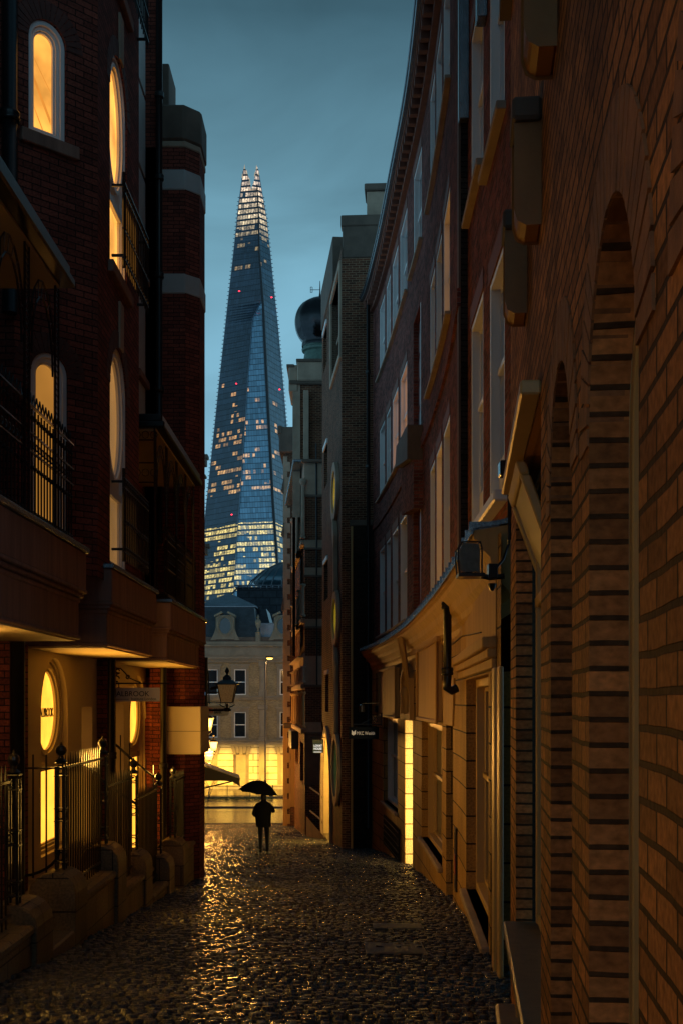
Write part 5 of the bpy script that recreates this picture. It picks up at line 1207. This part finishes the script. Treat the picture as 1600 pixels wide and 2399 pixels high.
tilt=math.radians(-9); cu,su=math.cos(tilt),math.sin(tilt)
cx0,cy0,cz0=X(609,dP),dP+.16,Z(1829,dP)
def UM(x,y,z): return Vector((cx0+cu*x-su*z,cy0+y,cz0+su*x+cu*z))
um=MB(UM); vs=[(0,0,0)];fs=[]; nr=8; nk=16; rad=.585
for i in range(1,7):
    t=i/6
    for k in range(nk):
        q=2*PI*k/nk; sc_=1 if k%2==0 else (1-.085*t); r_=rad*t*sc_; vs.append((r_*math.cos(q),r_*math.sin(q),-.37*t**2.0*(1 if k%2==0 else .93)))
for k in range(nk): fs.append((0,1+k,1+(k+1)%nk))
for i in range(5):
    for k in range(nk): a_=1+i*nk+k;b_=1+i*nk+(k+1)%nk; fs.append((a_,a_+nk,b_+nk,b_))
um.add(vs,fs); um.build('canopy',M['black_cloth'],U,smooth=True)
um=MB(UM); um.tube([(0,0,.06),(0,0,-.02)],.006,5)
for k in range(8):
    q=2*PI*k/8; um.tube([(rad*t*math.cos(q),rad*t*math.sin(q),-.37*t*t-.008) for t in (0,.35,.7,1.0)],.004,4); um.tube([(0,0,-.28),(rad*.45*math.cos(q),rad*.45*math.sin(q),-.37*.2-.012)],.003,4)
um.build('rib_frame',M['iron'],U)
um=MB(); p0=UM(0,0,-.02); um.tube([tuple(p0),(xP+.082,dP+.26,gP+1.36),(xP+.08,dP+.265,gP+1.25),(xP+.10,dP+.265,gP+1.22),(xP+.12,dP+.265,gP+1.25)],.009,6); um.build('shaft',M['iron'],U)
# ================================================================ MARKET BUILDING ACROSS THE ROAD
dB=130.0
def bx(px): return X(px,dB)
def bz(py): return Z(py,dB)
B=thing('market_building','yellow brick and stone market hall with slate mansard and oval dormer across the road','building',(bx(560),dB,GF))
PB2=Path([(bx(400),dB),(bx(760),dB)]); o0=bx(400)
def q(px): return bx(px)-o0
wins=[]
for py0,py1 in ((1568,1628),(1668,1728)):
    for a in (483,549,656): wins.append(('rect',q(a),q(a+28),bz(py1),bz(py0)))
wall('upper_wall',PB2,0,PB2.L,bz(1733),bz(1547),wins,M['far_brick'],B,depth=.3)
M['far_render']=brick('rusticated portland stone',(.56,.47,.34),(.50,.42,.30),(.14,.11,.07),bw=9,bh=.70,ms=.045,rough=.7,soot=.25,bump=.8)
blind=[('rect',q(a),q(a+37),bz(1838),bz(1765)) for a in (474,547,650)]
wall('rusticated_base',PB2,0,PB2.L,GF-.3,bz(1745),blind,M['far_render'],B,depth=.25)
for h in blind: MB(PB2).box(h[1],h[2],.24,.3,h[3],h[4]).build('blind_panel',M['far_stone'],B)
for k,h in enumerate(wins):
    up=k<3
    mb=MB(PB2); ring(mb,[(h[1],h[3]),(h[2],h[3]),(h[2],h[4]),(h[1],h[4])],.10,.12,.25); mb.box(h[1],h[2],.1,.25,(h[3]+h[4])/2-.04,(h[3]+h[4])/2+.04)
    w_=mb.build('window',M['white_paint'],B); MB(PB2).box(h[1],h[2],.25,.3,h[3],h[4]).build('pane',M['glass'],w_)
    mb=MB(PB2); a,b=h[1],h[2]
    mb.box(a-.30,a-.0,-.10,.05,h[3]-.15,h[4]+.2); mb.box(b,b+.3,-.10,.05,h[3]-.15,h[4]+.2); mb.box(a-.32,b+.32,-.13,.05,h[4]+.0,h[4]+.35); mb.box(a-.45,b+.45,-.24,.05,h[4]+.35,h[4]+.55)
    m=(a+b)/2; mb.prism([(m-.12,h[4]),(m+.12,h[4]),(m+.2,h[4]+.42),(m-.2,h[4]+.42)],-.22,0); mb.box(a-.35,b+.35,-.16,.05,h[3]-.32,h[3]-.0)
    mb.build('window_surround',M['far_stone'],w_,bevel=.02)
# voussoirs over blind openings
for h in blind:
    mb=MB(PB2); m=(h[1]+h[2])/2
    for k in range(5):
        x0,x1=h[1]+(h[2]-h[1])*k/5,h[1]+(h[2]-h[1])*(k+1)/5; e_=1.35
        mb.prism([(x0+.02,h[4]-.12*(k%2==0)),(x1-.02,h[4]-.12*(k%2==0)),(m+(x1-m)*e_-.02,h[4]+.85),(m+(x0-m)*e_+.02,h[4]+.85)],-.08,0)
    mb.build('voussoir_row',M['far_stone'],B,bevel=.02)
for a in (608,706): # pilasters
    mb=MB(PB2)
    mb.box(q(a),q(a+17),-.15,0,bz(1730),bz(1660)); mb.box(q(a+3),q(a+14),-.2,-.15,bz(1725),bz(1690)); mb.box(q(a-2),q(a+19),-.3,0,bz(1735),bz(1727)); mb.box(q(a-3),q(a+20),-.45,0,bz(1662),bz(1652))
    mb.box(q(a+1),q(a+16),-.15,0,bz(1630),bz(1562)); mb.box(q(a+4),q(a+13),-.2,-.15,bz(1620),bz(1566)); mb.box(q(a-1),q(a+17),-.35,0,bz(1562),bz(1548)); mb.box(q(a-1),q(a+18),-.22,0,bz(1630),bz(1618))
    mb.box(q(a),q(a+17),-.18,0,GF,bz(1745)); mb.build('pilaster',M['far_stone'],B,bevel=.03)
def run(py0,py1,p,name='string_course',mat='far_stone'): MB(PB2).box(0,PB2.L,-p,0,bz(py1),bz(py0)).build(name,M[mat],B,bevel=.03)
run(1630,1640,.22); run(1633,1635,.4); run(1733,1737,.35); run(1737,1745,.2); run(1548,1552,.3,'cornice'); run(1538,1544,.6,'cornice'); run(1544,1548,.42,'cornice'); run(1515,1538,.1,'frieze'); run(1511,1515,.55,'cornice'); run(1503,1511,.35,'cornice'); run(1838,1842,.12); run(1842,1862,.2,'plinth')
MB().box(bx(400),bx(760),dB+.2,dB+1,bz(1503),bz(1492)).build('parapet',M['stone_dark'],B)
# mansard: truncated slate pyramid
def frustum(x0,x1,y0,y1,z0,X0,X1,Y0,Y1,z1,name,mat):
    mb=MB(); vs=[(x0,y0,z0),(x1,y0,z0),(x1,y1,z0),(x0,y1,z0),(X0,Y0,z1),(X1,Y0,z1),(X1,Y1,z1),(X0,Y1,z1)]
    mb.add(vs,[(0,1,5,4),(1,2,6,5),(2,3,7,6),(3,0,4,7),(4,5,6,7)]); 
    return mb.build(name,mat,B)
cb=bx(527); hw0=bx(602)-cb; hw1=bx(593)-cb
frustum(cb-hw0,cb+hw0,dB+1,dB+9,bz(1496),cb-hw1,cb+hw1,dB+1.8,dB+8.4,bz(1417),'mansard_slope',M['slate'])
frustum(cb-hw1-.2,cb+hw1+.35,dB+1.6,dB+8.6,bz(1417),cb-.1,cb+.1,dB+5,dB+5.2,bz(1380),'mansard_cap',M['slate_lt'])
MB().box(cb-hw1-.15,cb+hw1+.25,dB+1.7,dB+8.5,bz(1419),bz(1416)).build('roof_flashing',M['lead'],B)
frustum(bx(597),bx(628),dB+5,dB+14,bz(1460),bx(590),bx(616),dB+6,dB+13,bz(1416),'rear_roof',M['slate'])
MB().box(bx(604),bx(645),dB+3,dB+8,bz(1494),bz(1455)).build('lead_dormer_box',M['lead'],B,bevel=.05)
frustum(bx(640),bx(720),dB+2,dB+9,bz(1494),bx(652),bx(712),dB+3,dB+8,bz(1436),'rear_roof',M['slate'])
# oval dormers
def dormer(px,sc=1):
    mb=MB(); cx_=bx(px); zc=bz(1466); y0=dB-.05
    lp=[(cx_+.75*math.cos(t*PI/12),zc+1.0*math.sin(t*PI/12)) for t in range(24)]
    a=[(cx_-1.0,bz(1498)),(cx_+1.0,bz(1498)),(cx_+1.0,bz(1446)),(cx_+.7,bz(1441)),(cx_-.7,bz(1441)),(cx_-1.0,bz(1446))]
    mb.prism(a,y0,y0+1.6,holes=[lp[::-1]]); ring(mb,lp,.16,y0-.14,y0+.1,inward=False); ring(mb,lp,.12,y0-.04,y0+.2)
    mb.prism([(cx_-1.15,bz(1446)),(cx_-.2,bz(1436)),(cx_-.35,bz(1432)),(cx_-1.15,bz(1441))],y0-.3,y0+1); mb.prism([(cx_+1.15,bz(1446)),(cx_+1.15,bz(1441)),(cx_+.35,bz(1432)),(cx_+.2,bz(1436))],y0-.3,y0+1)
    mb.prism([(cx_-1.6,bz(1500)),(cx_+1.6,bz(1500)),(cx_+1.2,bz(1486)),(cx_+.95,bz(1474)),(cx_-.95,bz(1474)),(cx_-1.2,bz(1486))],y0+.05,y0+.5,holes=[[(cx_+.5*math.cos(t*PI/6),bz(1484)+.2*math.sin(t*PI/6)) for t in range(12)][::-1]]) if False else mb.prism([(cx_-1.6,bz(1500)),(cx_-1.0,bz(1500)),(cx_-1.0,bz(1470)),(cx_-1.25,bz(1486))],y0+.05,y0+.5).prism([(cx_+1.0,bz(1500)),(cx_+1.6,bz(1500)),(cx_+1.25,bz(1486)),(cx_+1.0,bz(1470))],y0+.05,y0+.5)
    d_=mb.build('oval_dormer',M['far_stone'],B,bevel=.02)
    g=MB(); pane(g,lp,y0+.18); g.build('pane',M['glass'],d_)
dormer(528); dormer(664)
mb=MB(); mb.lathe([(.28,0),(.28,.9),(.34,1.0),(.14,1.15),(.1,1.35),(.3,1.9),(.34,2.2),(.24,2.4),(.1,2.5),(.12,2.75),(.01,3.0)],(bx(605.5),dB-.0,bz(1504)),12); mb.build('urn',M['far_stone'],B)
MB().box(bx(300),bx(1100),dB+.7,dB+16,GF-1,bz(1500)).build('core_wall',M['stone_dark'],B)
# ---- darker modern blocks and glazed dome behind the market
C=thing('dark_glass_office','dark glazed office block with rooftop rails behind the market roof','building',(X(640,260),260,GF))
d=260.0
M['office']=brick('dark curtain wall',(.02,.026,.034),(.030,.037,.045),(.012,.015,.02),bw=3,bh=1.6,ms=.12,rough=.2,bump=.2)
MB().box(X(556,d),X(760,d),d,d+30,GF-2,Z(1378,d)).build('curtain_wall',M['office'],C)
MB().box(X(380,d),X(560,d),d+2,d+30,GF-2,Z(1425,d)).build('curtain_wall',M['office'],C)
mb=MB()
for pz in (1377,1372): mb.tube([(X(552,d),d-.5,Z(pz,d)),(X(760,d),d-.5,Z(pz,d))],.14,4)
for k in range(14): mb.tube([(X(556+k*14,d),d-.5,Z(1379,d)),(X(556+k*14,d),d-.5,Z(1371,d))],.1,4)
mb.tube([(X(543,d),d-.5,Z(1393,d)),(X(560,d),d-.5,Z(1375,d)),(X(590,d),d-.5,Z(1377,d))],.2,4)
mb.build('roof_rail',M['lead'],C)
mb=MB(); mb.lathe([(X(672,d)-X(618,d),0),(9.6*.9,2.2),(9.6*.62,4.6),(2.2,6.6),(.3,7.0)],(X(672,d),d+10,Z(1378,d)),28)
mb.build('glass_dome',plain('blue glass dome',(.05,.10,.13),.15,metal=.5,bump=0,var=.1),C,smooth=True)
mb=MB()
for k in range(14):
    an=PI+PI*k/13; mb.tube([(X(672,d)+r_*1.01*math.cos(an),d+10+r_*1.01*math.sin(an),Z(1378,d)+z_) for r_,z_ in ((9.9,0),(8.64,2.2),(5.95,4.6),(2.2,6.6))],.12,4)
mb.build('dome_rib',M['lead'],C)
MB().box(X(470,d),X(484,d),d-1,d-.8,Z(1433,d),Z(1427,d)).build('lit_window',M['yellow'],C)
# ---- roadside things
T=thing('road_railing','long black guard railing between the pavement and the road','railing',(X(560,118),118,GF))
d=118.0; mb=MB()
for z in (.15,1.05): mb.box(-18,0,d-.03,d+.03,GF+z,GF+z+.05)
x=-18
while x<0: mb.box(x-.011,x+.011,d-.012,d+.012,GF+.15,GF+1.08); x+=.14
mb.build('bar_row',M['iron'],T)
for k in range(9): MB().box(-18+k*2.25-.04,-18+k*2.25+.04,d-.05,d+.05,GF,GF+1.2).build('railing_post',M['iron'],T)
T=thing('low_hedge','low dark clipped hedge strip along the far kerb','hedge',(-10,113.2,GF)); 
mb=MB(); rg=random.Random(4)
for k in range(5000):
    c=Vector((rg.uniform(-16,-6.5),rg.uniform(112.7,113.4),GF+rg.uniform(.05,.42))); s_=rg.uniform(.03,.07); a=Vector((rg.gauss(0,1),rg.gauss(0,1),rg.gauss(0,1))).normalized(); b=a.cross(Vector((0,0,1)))
    if b.length<.1: continue
    b.normalize(); mb.add([tuple(c-a*s_),tuple(c+b*s_*.6),tuple(c+a*s_),tuple(c-b*s_*.6)],[(0,1,2,3)])
mb.build('foliage',plain('hedge leaves',(.05,.09,.03),.5,var=.5,bump=0),T)
# street lamp
d=110.0
T=thing('street_lamp','tall slim street lamp column with a lit head in front of the market hall','street lamp',(X(622,d),d,GF))
mb=MB(); xl=X(622,d); mb.tube([(xl,d,GF),(xl,d,GF+2.2)],.115,10); mb.tube([(xl,d,GF+2.2),(xl,d,Z(1552,d)),(xl+.12,d,Z(1543,d)),(xl+.3,d,Z(1541,d))],.065,8); mb.build('column',M['pipe'],T,smooth=True)
mb=MB(); mb.box(xl-.02,xl+.02,d-.12,d-.07,GF+.3,GF+2.9); mb.build('red_band',plain('red sign band',(.5,.02,.02),.4),T)
mb=MB(); mb.box(xl+.05,xl+.75,d-.15,d+.15,Z(1541,d),Z(1537,d)); mb.build('lamp_head',M['pipe'],T,bevel=.03)
mb=MB(); mb.lathe([(.05,-.16),(.24,-.10),(.30,0)],(xl+.4,d,Z(1541.5,d)),14,sy=.6); mb.build('bulb',M['lamp2'],T)
def spot(name,loc,tgt,en,col,ang,blend=.6,size=.15,parent=None,typ='SPOT'):
    l=bpy.data.lights.new(name,typ); l.energy=en; l.color=col
    if typ=='SPOT': l.spot_size=math.radians(ang); l.spot_blend=blend; l.shadow_soft_size=size
    elif typ=='AREA': l.size=size
    else: l.shadow_soft_size=size
    o=bpy.data.objects.new(name,l); scene.collection.objects.link(o)
    o.rotation_euler=(Vector(tgt)-Vector(loc)).to_track_quat('-Z','Y').to_euler()
    o.location=Vector(loc)-(wloc(parent) if parent else Vector((0,0,0))); o.parent=parent; return o
spot('lamp_light',(xl+.4,d-.0,Z(1546,d)),(xl+.4,d+6,GF+3),5200,(1,.55,.2),165,parent=T)
# roadside floodlights that light the market base (outside the frame, on real posts)
for k,x in enumerate((-22.5,3.5)):
    T=thing('street_lamp','short pavement lamp post lighting the market base, '+('left' if k==0 else 'right')+' of the lane mouth','street lamp',(x,121,GF))
    mb=MB(); mb.tube([(x,121,GF),(x,121,GF+4.2)],.06,8); mb.build('column',M['pipe'],T); mb=MB(); mb.ball((x,121,GF+4.35),.2,8); mb.build('bulb',M['lamp2'],T)
    spot('lamp_light',(x,121.4,GF+4.3),(x+(10 if k==0 else -10),130,GF-5.0),44000,(1,.60,.07),78,.45,parent=T)
# bare twigs of a small tree at the lane end
T=thing('bare_tree','bare young tree with thin twigs at the left of the lane end','tree',(X(494,100),100,GF))
mb=MB(); rg=random.Random(9)
def branch(p,dr,ln,r_,lv):
    e_=p+dr*ln; mb.tube([tuple(p),tuple((p+e_)/2+Vector((rg.gauss(0,.03),0,rg.gauss(0,.03)))*ln),tuple(e_)],[r_,r_*.8,r_*.6],4)
    if lv>0:
        for k in range(3): branch(p+dr*ln*rg.uniform(.5,1),(dr+Vector((rg.gauss(0,.5),rg.gauss(0,.4),rg.gauss(.1,.3)))).normalized(),ln*.62,r_*.6,lv-1)
branch(Vector((X(488,100),100,GF)),Vector((.06,0,1)),2.3,.05,4); mb.build('trunk',M['pipe'],T)
# ================================================================ THE GLASS TOWER
D0=662.0
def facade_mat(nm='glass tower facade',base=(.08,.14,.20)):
    m,nt,b=newmat(nm); L=nt.links.new
    uv=N(nt,'ShaderNodeUVMap'); sp=N(nt,'ShaderNodeSeparateXYZ'); L(uv.outputs[0],sp.inputs[0])
    def M_(op,a,b_=None,c=None):
        n=N(nt,'ShaderNodeMath',operation=op)
        for i,v in enumerate((a,b_,c)):
            if v is None: continue
            if isinstance(v,(int,float)): n.inputs[i].default_value=v
            else: L(v,n.inputs[i])
        return n.outputs[0]
    U,V_=sp.outputs[0],sp.outputs[1]
    uu=M_('DIVIDE',U,1.45); vv=M_('DIVIDE',V_,3.05)
    fu,fv=M_('FRACT',uu),M_('FRACT',vv); iu,iv=M_('FLOOR',uu),M_('FLOOR',vv)
    def wn(a,b_,seed):
        c=N(nt,'ShaderNodeCombineXYZ'); L(a,c.inputs[0]); L(b_,c.inputs[1]); c.inputs[2].default_value=seed
        w=N(nt,'ShaderNodeTexWhiteNoise',noise_dimensions='3D'); L(c.outputs[0],w.inputs[0]); return w.outputs[0]
    cell=wn(iu,iv,1.0); cell2=wn(iu,iv,5.0); flr=wn(M_('MULTIPLY',iv,1.0),M_('MULTIPLY',iv,0.0),2.0)
    c=N(nt,'ShaderNodeCombineXYZ'); L(M_('MULTIPLY',iu,.16),c.inputs[0]); L(M_('MULTIPLY',iv,7.3),c.inputs[1])
    nz=N(nt,'ShaderNodeTexNoise'); nz.inputs['Scale'].default_value=1; nz.inputs['Detail'].default_value=1; L(c.outputs[0],nz.inputs[0])
    # probability by height
    rp=N(nt,'ShaderNodeValToRGB'); rp.color_ramp.interpolation='LINEAR'
    L(M_('DIVIDE',V_,300.0),rp.inputs[0]); e=rp.color_ramp.elements
    pts=[(0,.74),(.22,.68),(.25,.80),(.275,.50),(.300,.55),(.318,.72),(.328,.86),(.332,.0),(.385,.0),(.39,.52),(.42,.48),(.45,.40),(.50,.46),(.555,.30),(.60,.34),(.625,.0),(.74,.0),(.768,.0),(.772,.35),(.779,.35),(.783,0),(.797,0),(.80,.38),(.818,.38),(.822,.12),(.845,.42),(.865,.66),(.88,.84),(.905,1.0),(1,1.0)]
    e[0].position=0;e[0].color=(pts[0][1],)*3+(1,)
    e[1].position=1;e[1].color=(pts[-1][1],)*3+(1,)
    for p,v in pts[1:-1]: n_=e.new(p); n_.color=(v,v,v,1)
    prob=N(nt,'ShaderNodeSeparateColor'); L(rp.outputs[0],prob.inputs[0]); P_=prob.outputs[0]
    mixv=M_('ADD',M_('MULTIPLY',nz.outputs[0],1.35),M_('ADD',M_('MULTIPLY',cell,.30),M_('MULTIPLY',flr,.35)))   # about .3..1.4
    lit=M_('LESS_THAN',mixv,M_('ADD',M_('MULTIPLY',P_,1.05),.42))
    lit=M_('MULTIPLY',lit,M_('GREATER_THAN',P_,.015))
    # cell mask: mullion and spandrel
    mu=M_('MULTIPLY',M_('GREATER_THAN',fu,.08),M_('LESS_THAN',fu,.94)); mv=M_('MULTIPLY',M_('GREATER_THAN',fv,.22),M_('LESS_THAN',fv,.86))
    mask=M_('MULTIPLY',M_('MULTIPLY',mu,mv),lit)
    n2=N(nt,'ShaderNodeTexNoise'); n2.inputs['Scale'].default_value=1.1; n2.inputs['Detail'].default_value=4; L(uv.outputs[0],n2.inputs[0])
    bri=M_('MULTIPLY',M_('ADD',M_('MULTIPLY',cell2,.9),.25),M_('MULTIPLY',M_('MAXIMUM',M_('SUBTRACT',n2.outputs[0],.28),0.0),3.8))
    lo=N(nt,'ShaderNodeValToRGB'); L(M_('DIVIDE',V_,300.0),lo.inputs[0]); e=lo.color_ramp.elements
    e[0].position=0;e[0].color=(1,.80,.24,1); e[1].position=1; e[1].color=(1,.72,.55,1)
    for p,c_ in ((.335,(1,.76,.22,1)),(.36,(1,.55,.17,1)),(.62,(1,.50,.18,1)),(.85,(.75,.55,.25,1)),(.9,(1,.80,.50,1))): n_=e.new(p); n_.color=c_
    st=N(nt,'ShaderNodeValToRGB'); L(M_('DIVIDE',V_,300.0),st.inputs[0]); e=st.color_ramp.elements
    e[0].position=0;e[0].color=(.75,.75,.75,1); e[1].position=1; e[1].color=(1,1,1,1)
    for p,v in ((.34,.9),(.37,.62),(.62,.5),(.80,.4),(.86,.4),(.90,.9)): n_=e.new(p); n_.color=(v,v,v,1)
    L(lo.outputs[0],b.inputs['Emission Color']); sv=N(nt,'ShaderNodeSeparateColor'); L(st.outputs[0],sv.inputs[0])
    L(M_('MULTIPLY',M_('MULTIPLY',mask,bri),M_('MULTIPLY',sv.outputs[0],1.15)),b.inputs['Emission Strength'])
    fl=M_('MULTIPLY',M_('GREATER_THAN',fv,.10),M_('GREATER_THAN',fu,.06))
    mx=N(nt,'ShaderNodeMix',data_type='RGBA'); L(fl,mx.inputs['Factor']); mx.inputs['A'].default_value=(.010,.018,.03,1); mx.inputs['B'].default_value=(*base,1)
    m3=N(nt,'ShaderNodeMix',data_type='RGBA',blend_type='MULTIPLY'); m3.inputs['Factor'].default_value=1; L(mx.outputs['Result'],m3.inputs['A']); L(M_('ADD',M_('MULTIPLY',cell,.4),.75),m3.inputs['B'])
    m4=N(nt,'ShaderNodeMix',data_type='RGBA',blend_type='MULTIPLY'); m4.inputs['Factor'].default_value=1; L(m3.outputs['Result'],m4.inputs['A']); L(M_('ADD',M_('MULTIPLY',flr,.35),.8),m4.inputs['B'])
    L(m4.outputs['Result'],b.inputs['Base Color']); L(M_('SUBTRACT',.5,M_('MULTIPLY',fl,.28)),b.inputs['Roughness']); b.inputs['Metallic'].default_value=.35; b.inputs['Specular IOR Level'].default_value=.8
    return m
M['tower']=facade_mat(); M['tower_sky_lit']=facade_mat('tower glass painted sky bright',(.20,.35,.48)); M['tower_shaded']=facade_mat('tower glass painted shaded',(.042,.066,.10))  # facet tints paint in a brighter centre and dimmer left sky reflection
T=thing('glass_tower','very tall tapering glass skyscraper with lit floors and a split brightly lit spire','skyscraper',(X(570,D0),D0,-20),)
def interp(pts,py):
    pts=sorted(pts,key=lambda p:p[1])
    for a,b in zip(pts,pts[1:]):
        if a[1]<=py<=b[1]: return a[0]+(b[0]-a[0])*(py-a[1])/(b[1]-a[1])
    a,b=(pts[0],pts[1]) if py<pts[0][1] else (pts[-2],pts[-1])
    return a[0]+(b[0]-a[0])*(py-a[1])/(b[1]-a[1])
Lf=[(573.5,388),(570,400),(559,480),(548,583),(532,723),(515,878),(495,1068),(480,1212),(461,1385),(425,1700)]
Mf=[(612,712),(592.6,751),(582.6,877),(572.6,1035),(560,1212),(550,1355),(528,1700)]
Af=[(603,435),(606,500),(608,601),(617,725),(623.5,867),(632,1035),(640,1190),(648,1300),(672,1700)]
Rf=[(602,388),(606,398),(626,513),(640,645),(652,756),(663,878),(673,997),(700,1300),(735,1700)]
L_sp=[(573.5,388),(574.5,392),(579,402),(586,424),(589,441),(597,441),(603,448)]
def fac(name,Lp,Rp,py0,py1,dl,dr,uref,mat='tower',step=6):
    mb=MB(); rows=[]; py=py0
    while py<py1: rows.append(py); py+=step
    rows.append(py1)
    vs=[];uvs=[]
    for py in rows:
        t=(py-388)/(1700-388)
        for P_,dd in ((Lp,dl),(Rp,dr)):
            px=interp(P_,py); d_=D0+dd*t; v=(X(px,d_),d_,Z(py,D0)); vs.append(v); uvs.append(((px-interp(uref,py))*D0/F+500,v[2]))
    mb.add(vs,[(2*i,2*i+2,2*i+3,2*i+1) for i in range(len(rows)-1)],uvs=uvs)
    return mb.build(name,M[mat],T)
spl=[(573.5,388),(575,394),(579,402),(586,424),(589,441)]
R1_=spl+[(602,448)]
# left face above and below the facet split
fac('left_facet',Lf,spl,388,441,30,-5,Lf,step=4,mat='tower_shaded')
fac('left_facet',Lf,Af,441,712,30,-10,Lf,mat='tower_shaded')
fac('left_facet',Lf,Mf,712,1700,30,-6,Lf,mat='tower_shaded')
fac('centre_facet',Mf,[(p[0]-2.2,p[1]) for p in Af],712,1700,-14,-22,Af,mat='tower_sky_lit')
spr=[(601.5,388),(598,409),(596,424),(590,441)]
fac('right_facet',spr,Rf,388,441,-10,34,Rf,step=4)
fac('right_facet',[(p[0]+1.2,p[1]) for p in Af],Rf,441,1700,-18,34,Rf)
fac('rear_facet',Lf,Rf,441,1700,32,80,Lf)
fac('rear_facet',Lf,[(599,441),(600,600),(600,1700)],441,1700,30,110,Lf)
mb=MB()
def TP(px,py,dd=-1): d_=D0+dd*(py-388)/1312; return (X(px,d_),d_,Z(py,D0))
mb.tube([TP(*p,-26) for p in Af],[.35,.4,.6,.9,1.0,1.0,1.0,1.0,1.0],4); 
mb.build('corner_groove',plain('dark steel',(.02,.022,.028),.5,bump=0),T)
mb=MB()
for P_,dd in ((Lf,30),(Rf,34)): mb.tube([TP(*p,dd) for p in P_[1:]],.22,4)
mb.tube([TP(*p,-15) for p in Mf],.18,4)
mb.build('edge_fin',plain('pale steel edge',(.18,.24,.30),.35,metal=.6,bump=0),T)
mb=MB()
for sgn,Pf_,dd in ((1,Rf,34),(-1,Lf,30)):
    vs=[];fs=[]
    for k in range(90):
        for py,e_ in ((460+k*9.3-1.4,.15),(460+k*9.3-.7,.95),(460+k*9.3+.7,.95),(460+k*9.3+1.4,.15)):
            x,y,z=TP(interp(Pf_,py),py,dd); b_=len(vs); vs+=[(x-.1*sgn,y-.2,z),(x+e_*sgn,y-.2,z)]
            if b_: fs.append((b_-2,b_-1,b_+1,b_))
    mb=MB().add(vs,fs); mb.build('louvred_edge',M['lead'],T)
mb=MB()
for px,py in ((573.5,388),(601.5,389),(579,400),(597.5,405),(585.5,420),(606.5,402),(592,436),(568.5,408)): mb.tube([TP(px,py+8),TP(px,py-3)],[.5,.05],5)
mb.build('spire_tip',plain('steel tip with painted glow',(.3,.28,.25),.4,emit=(1,.8,.5),es=.3),T)  # steel tips carry a painted glow to match the lit crown
RB=glow('red aircraft beacon',(1,.02,.04),7,.02)
for px,py,dd in ((564.5,696,-3),(639,706,10),(557.5,907,4),(657.5,917,12),(547,1209,6)):
    x,y,z=TP(px,py,dd); m_=MB(); m_.ball((x,y-9,z),.45,6,sz=.6); m_.build('aircraft_beacon',RB,T)
MB().box(-900,-60,900,930,-30,18).build('riverside_block',M['office']) and None
o=bpy.data.objects.get('riverside_block'); single(o,'low dark riverside blocks far beyond the market on the left','building')

# lamps inside the two lit passages
Tb=bpy.data.objects['ribbon_window_block']; m_gate=(gate[1]+gate[2])/2; p=Ps.map(m_gate+.6,.75,gz(44)+3.1)
m_=MB(); m_.ball(tuple(p),.10,6); m_.build('passage_lamp',M['lamp'],Tb); spot('passage_lamp_light',(p.x,p.y,p.z-.2),(p.x,p.y,-9),900,(1,.55,.10),0,typ='POINT',size=.1,parent=Tb)
Tb=bpy.data.objects['curved_brick_terrace']; h=gh[1]; p=Pg.map(h[2]-.35,.22,.92)
m_=MB(); m_.ball(tuple(p),.07,6); m_.build('passage_lamp',M['lamp'],Tb)
q_=Pg.map(h[1],.12,0)
for z in (.7,-.6,-1.9,-2.9): spot('passage_lamp_light',(p.x,p.y,z),(q_.x,q_.y,z-.2),215,(1,.62,.18),100,.5,size=.08,parent=Tb)
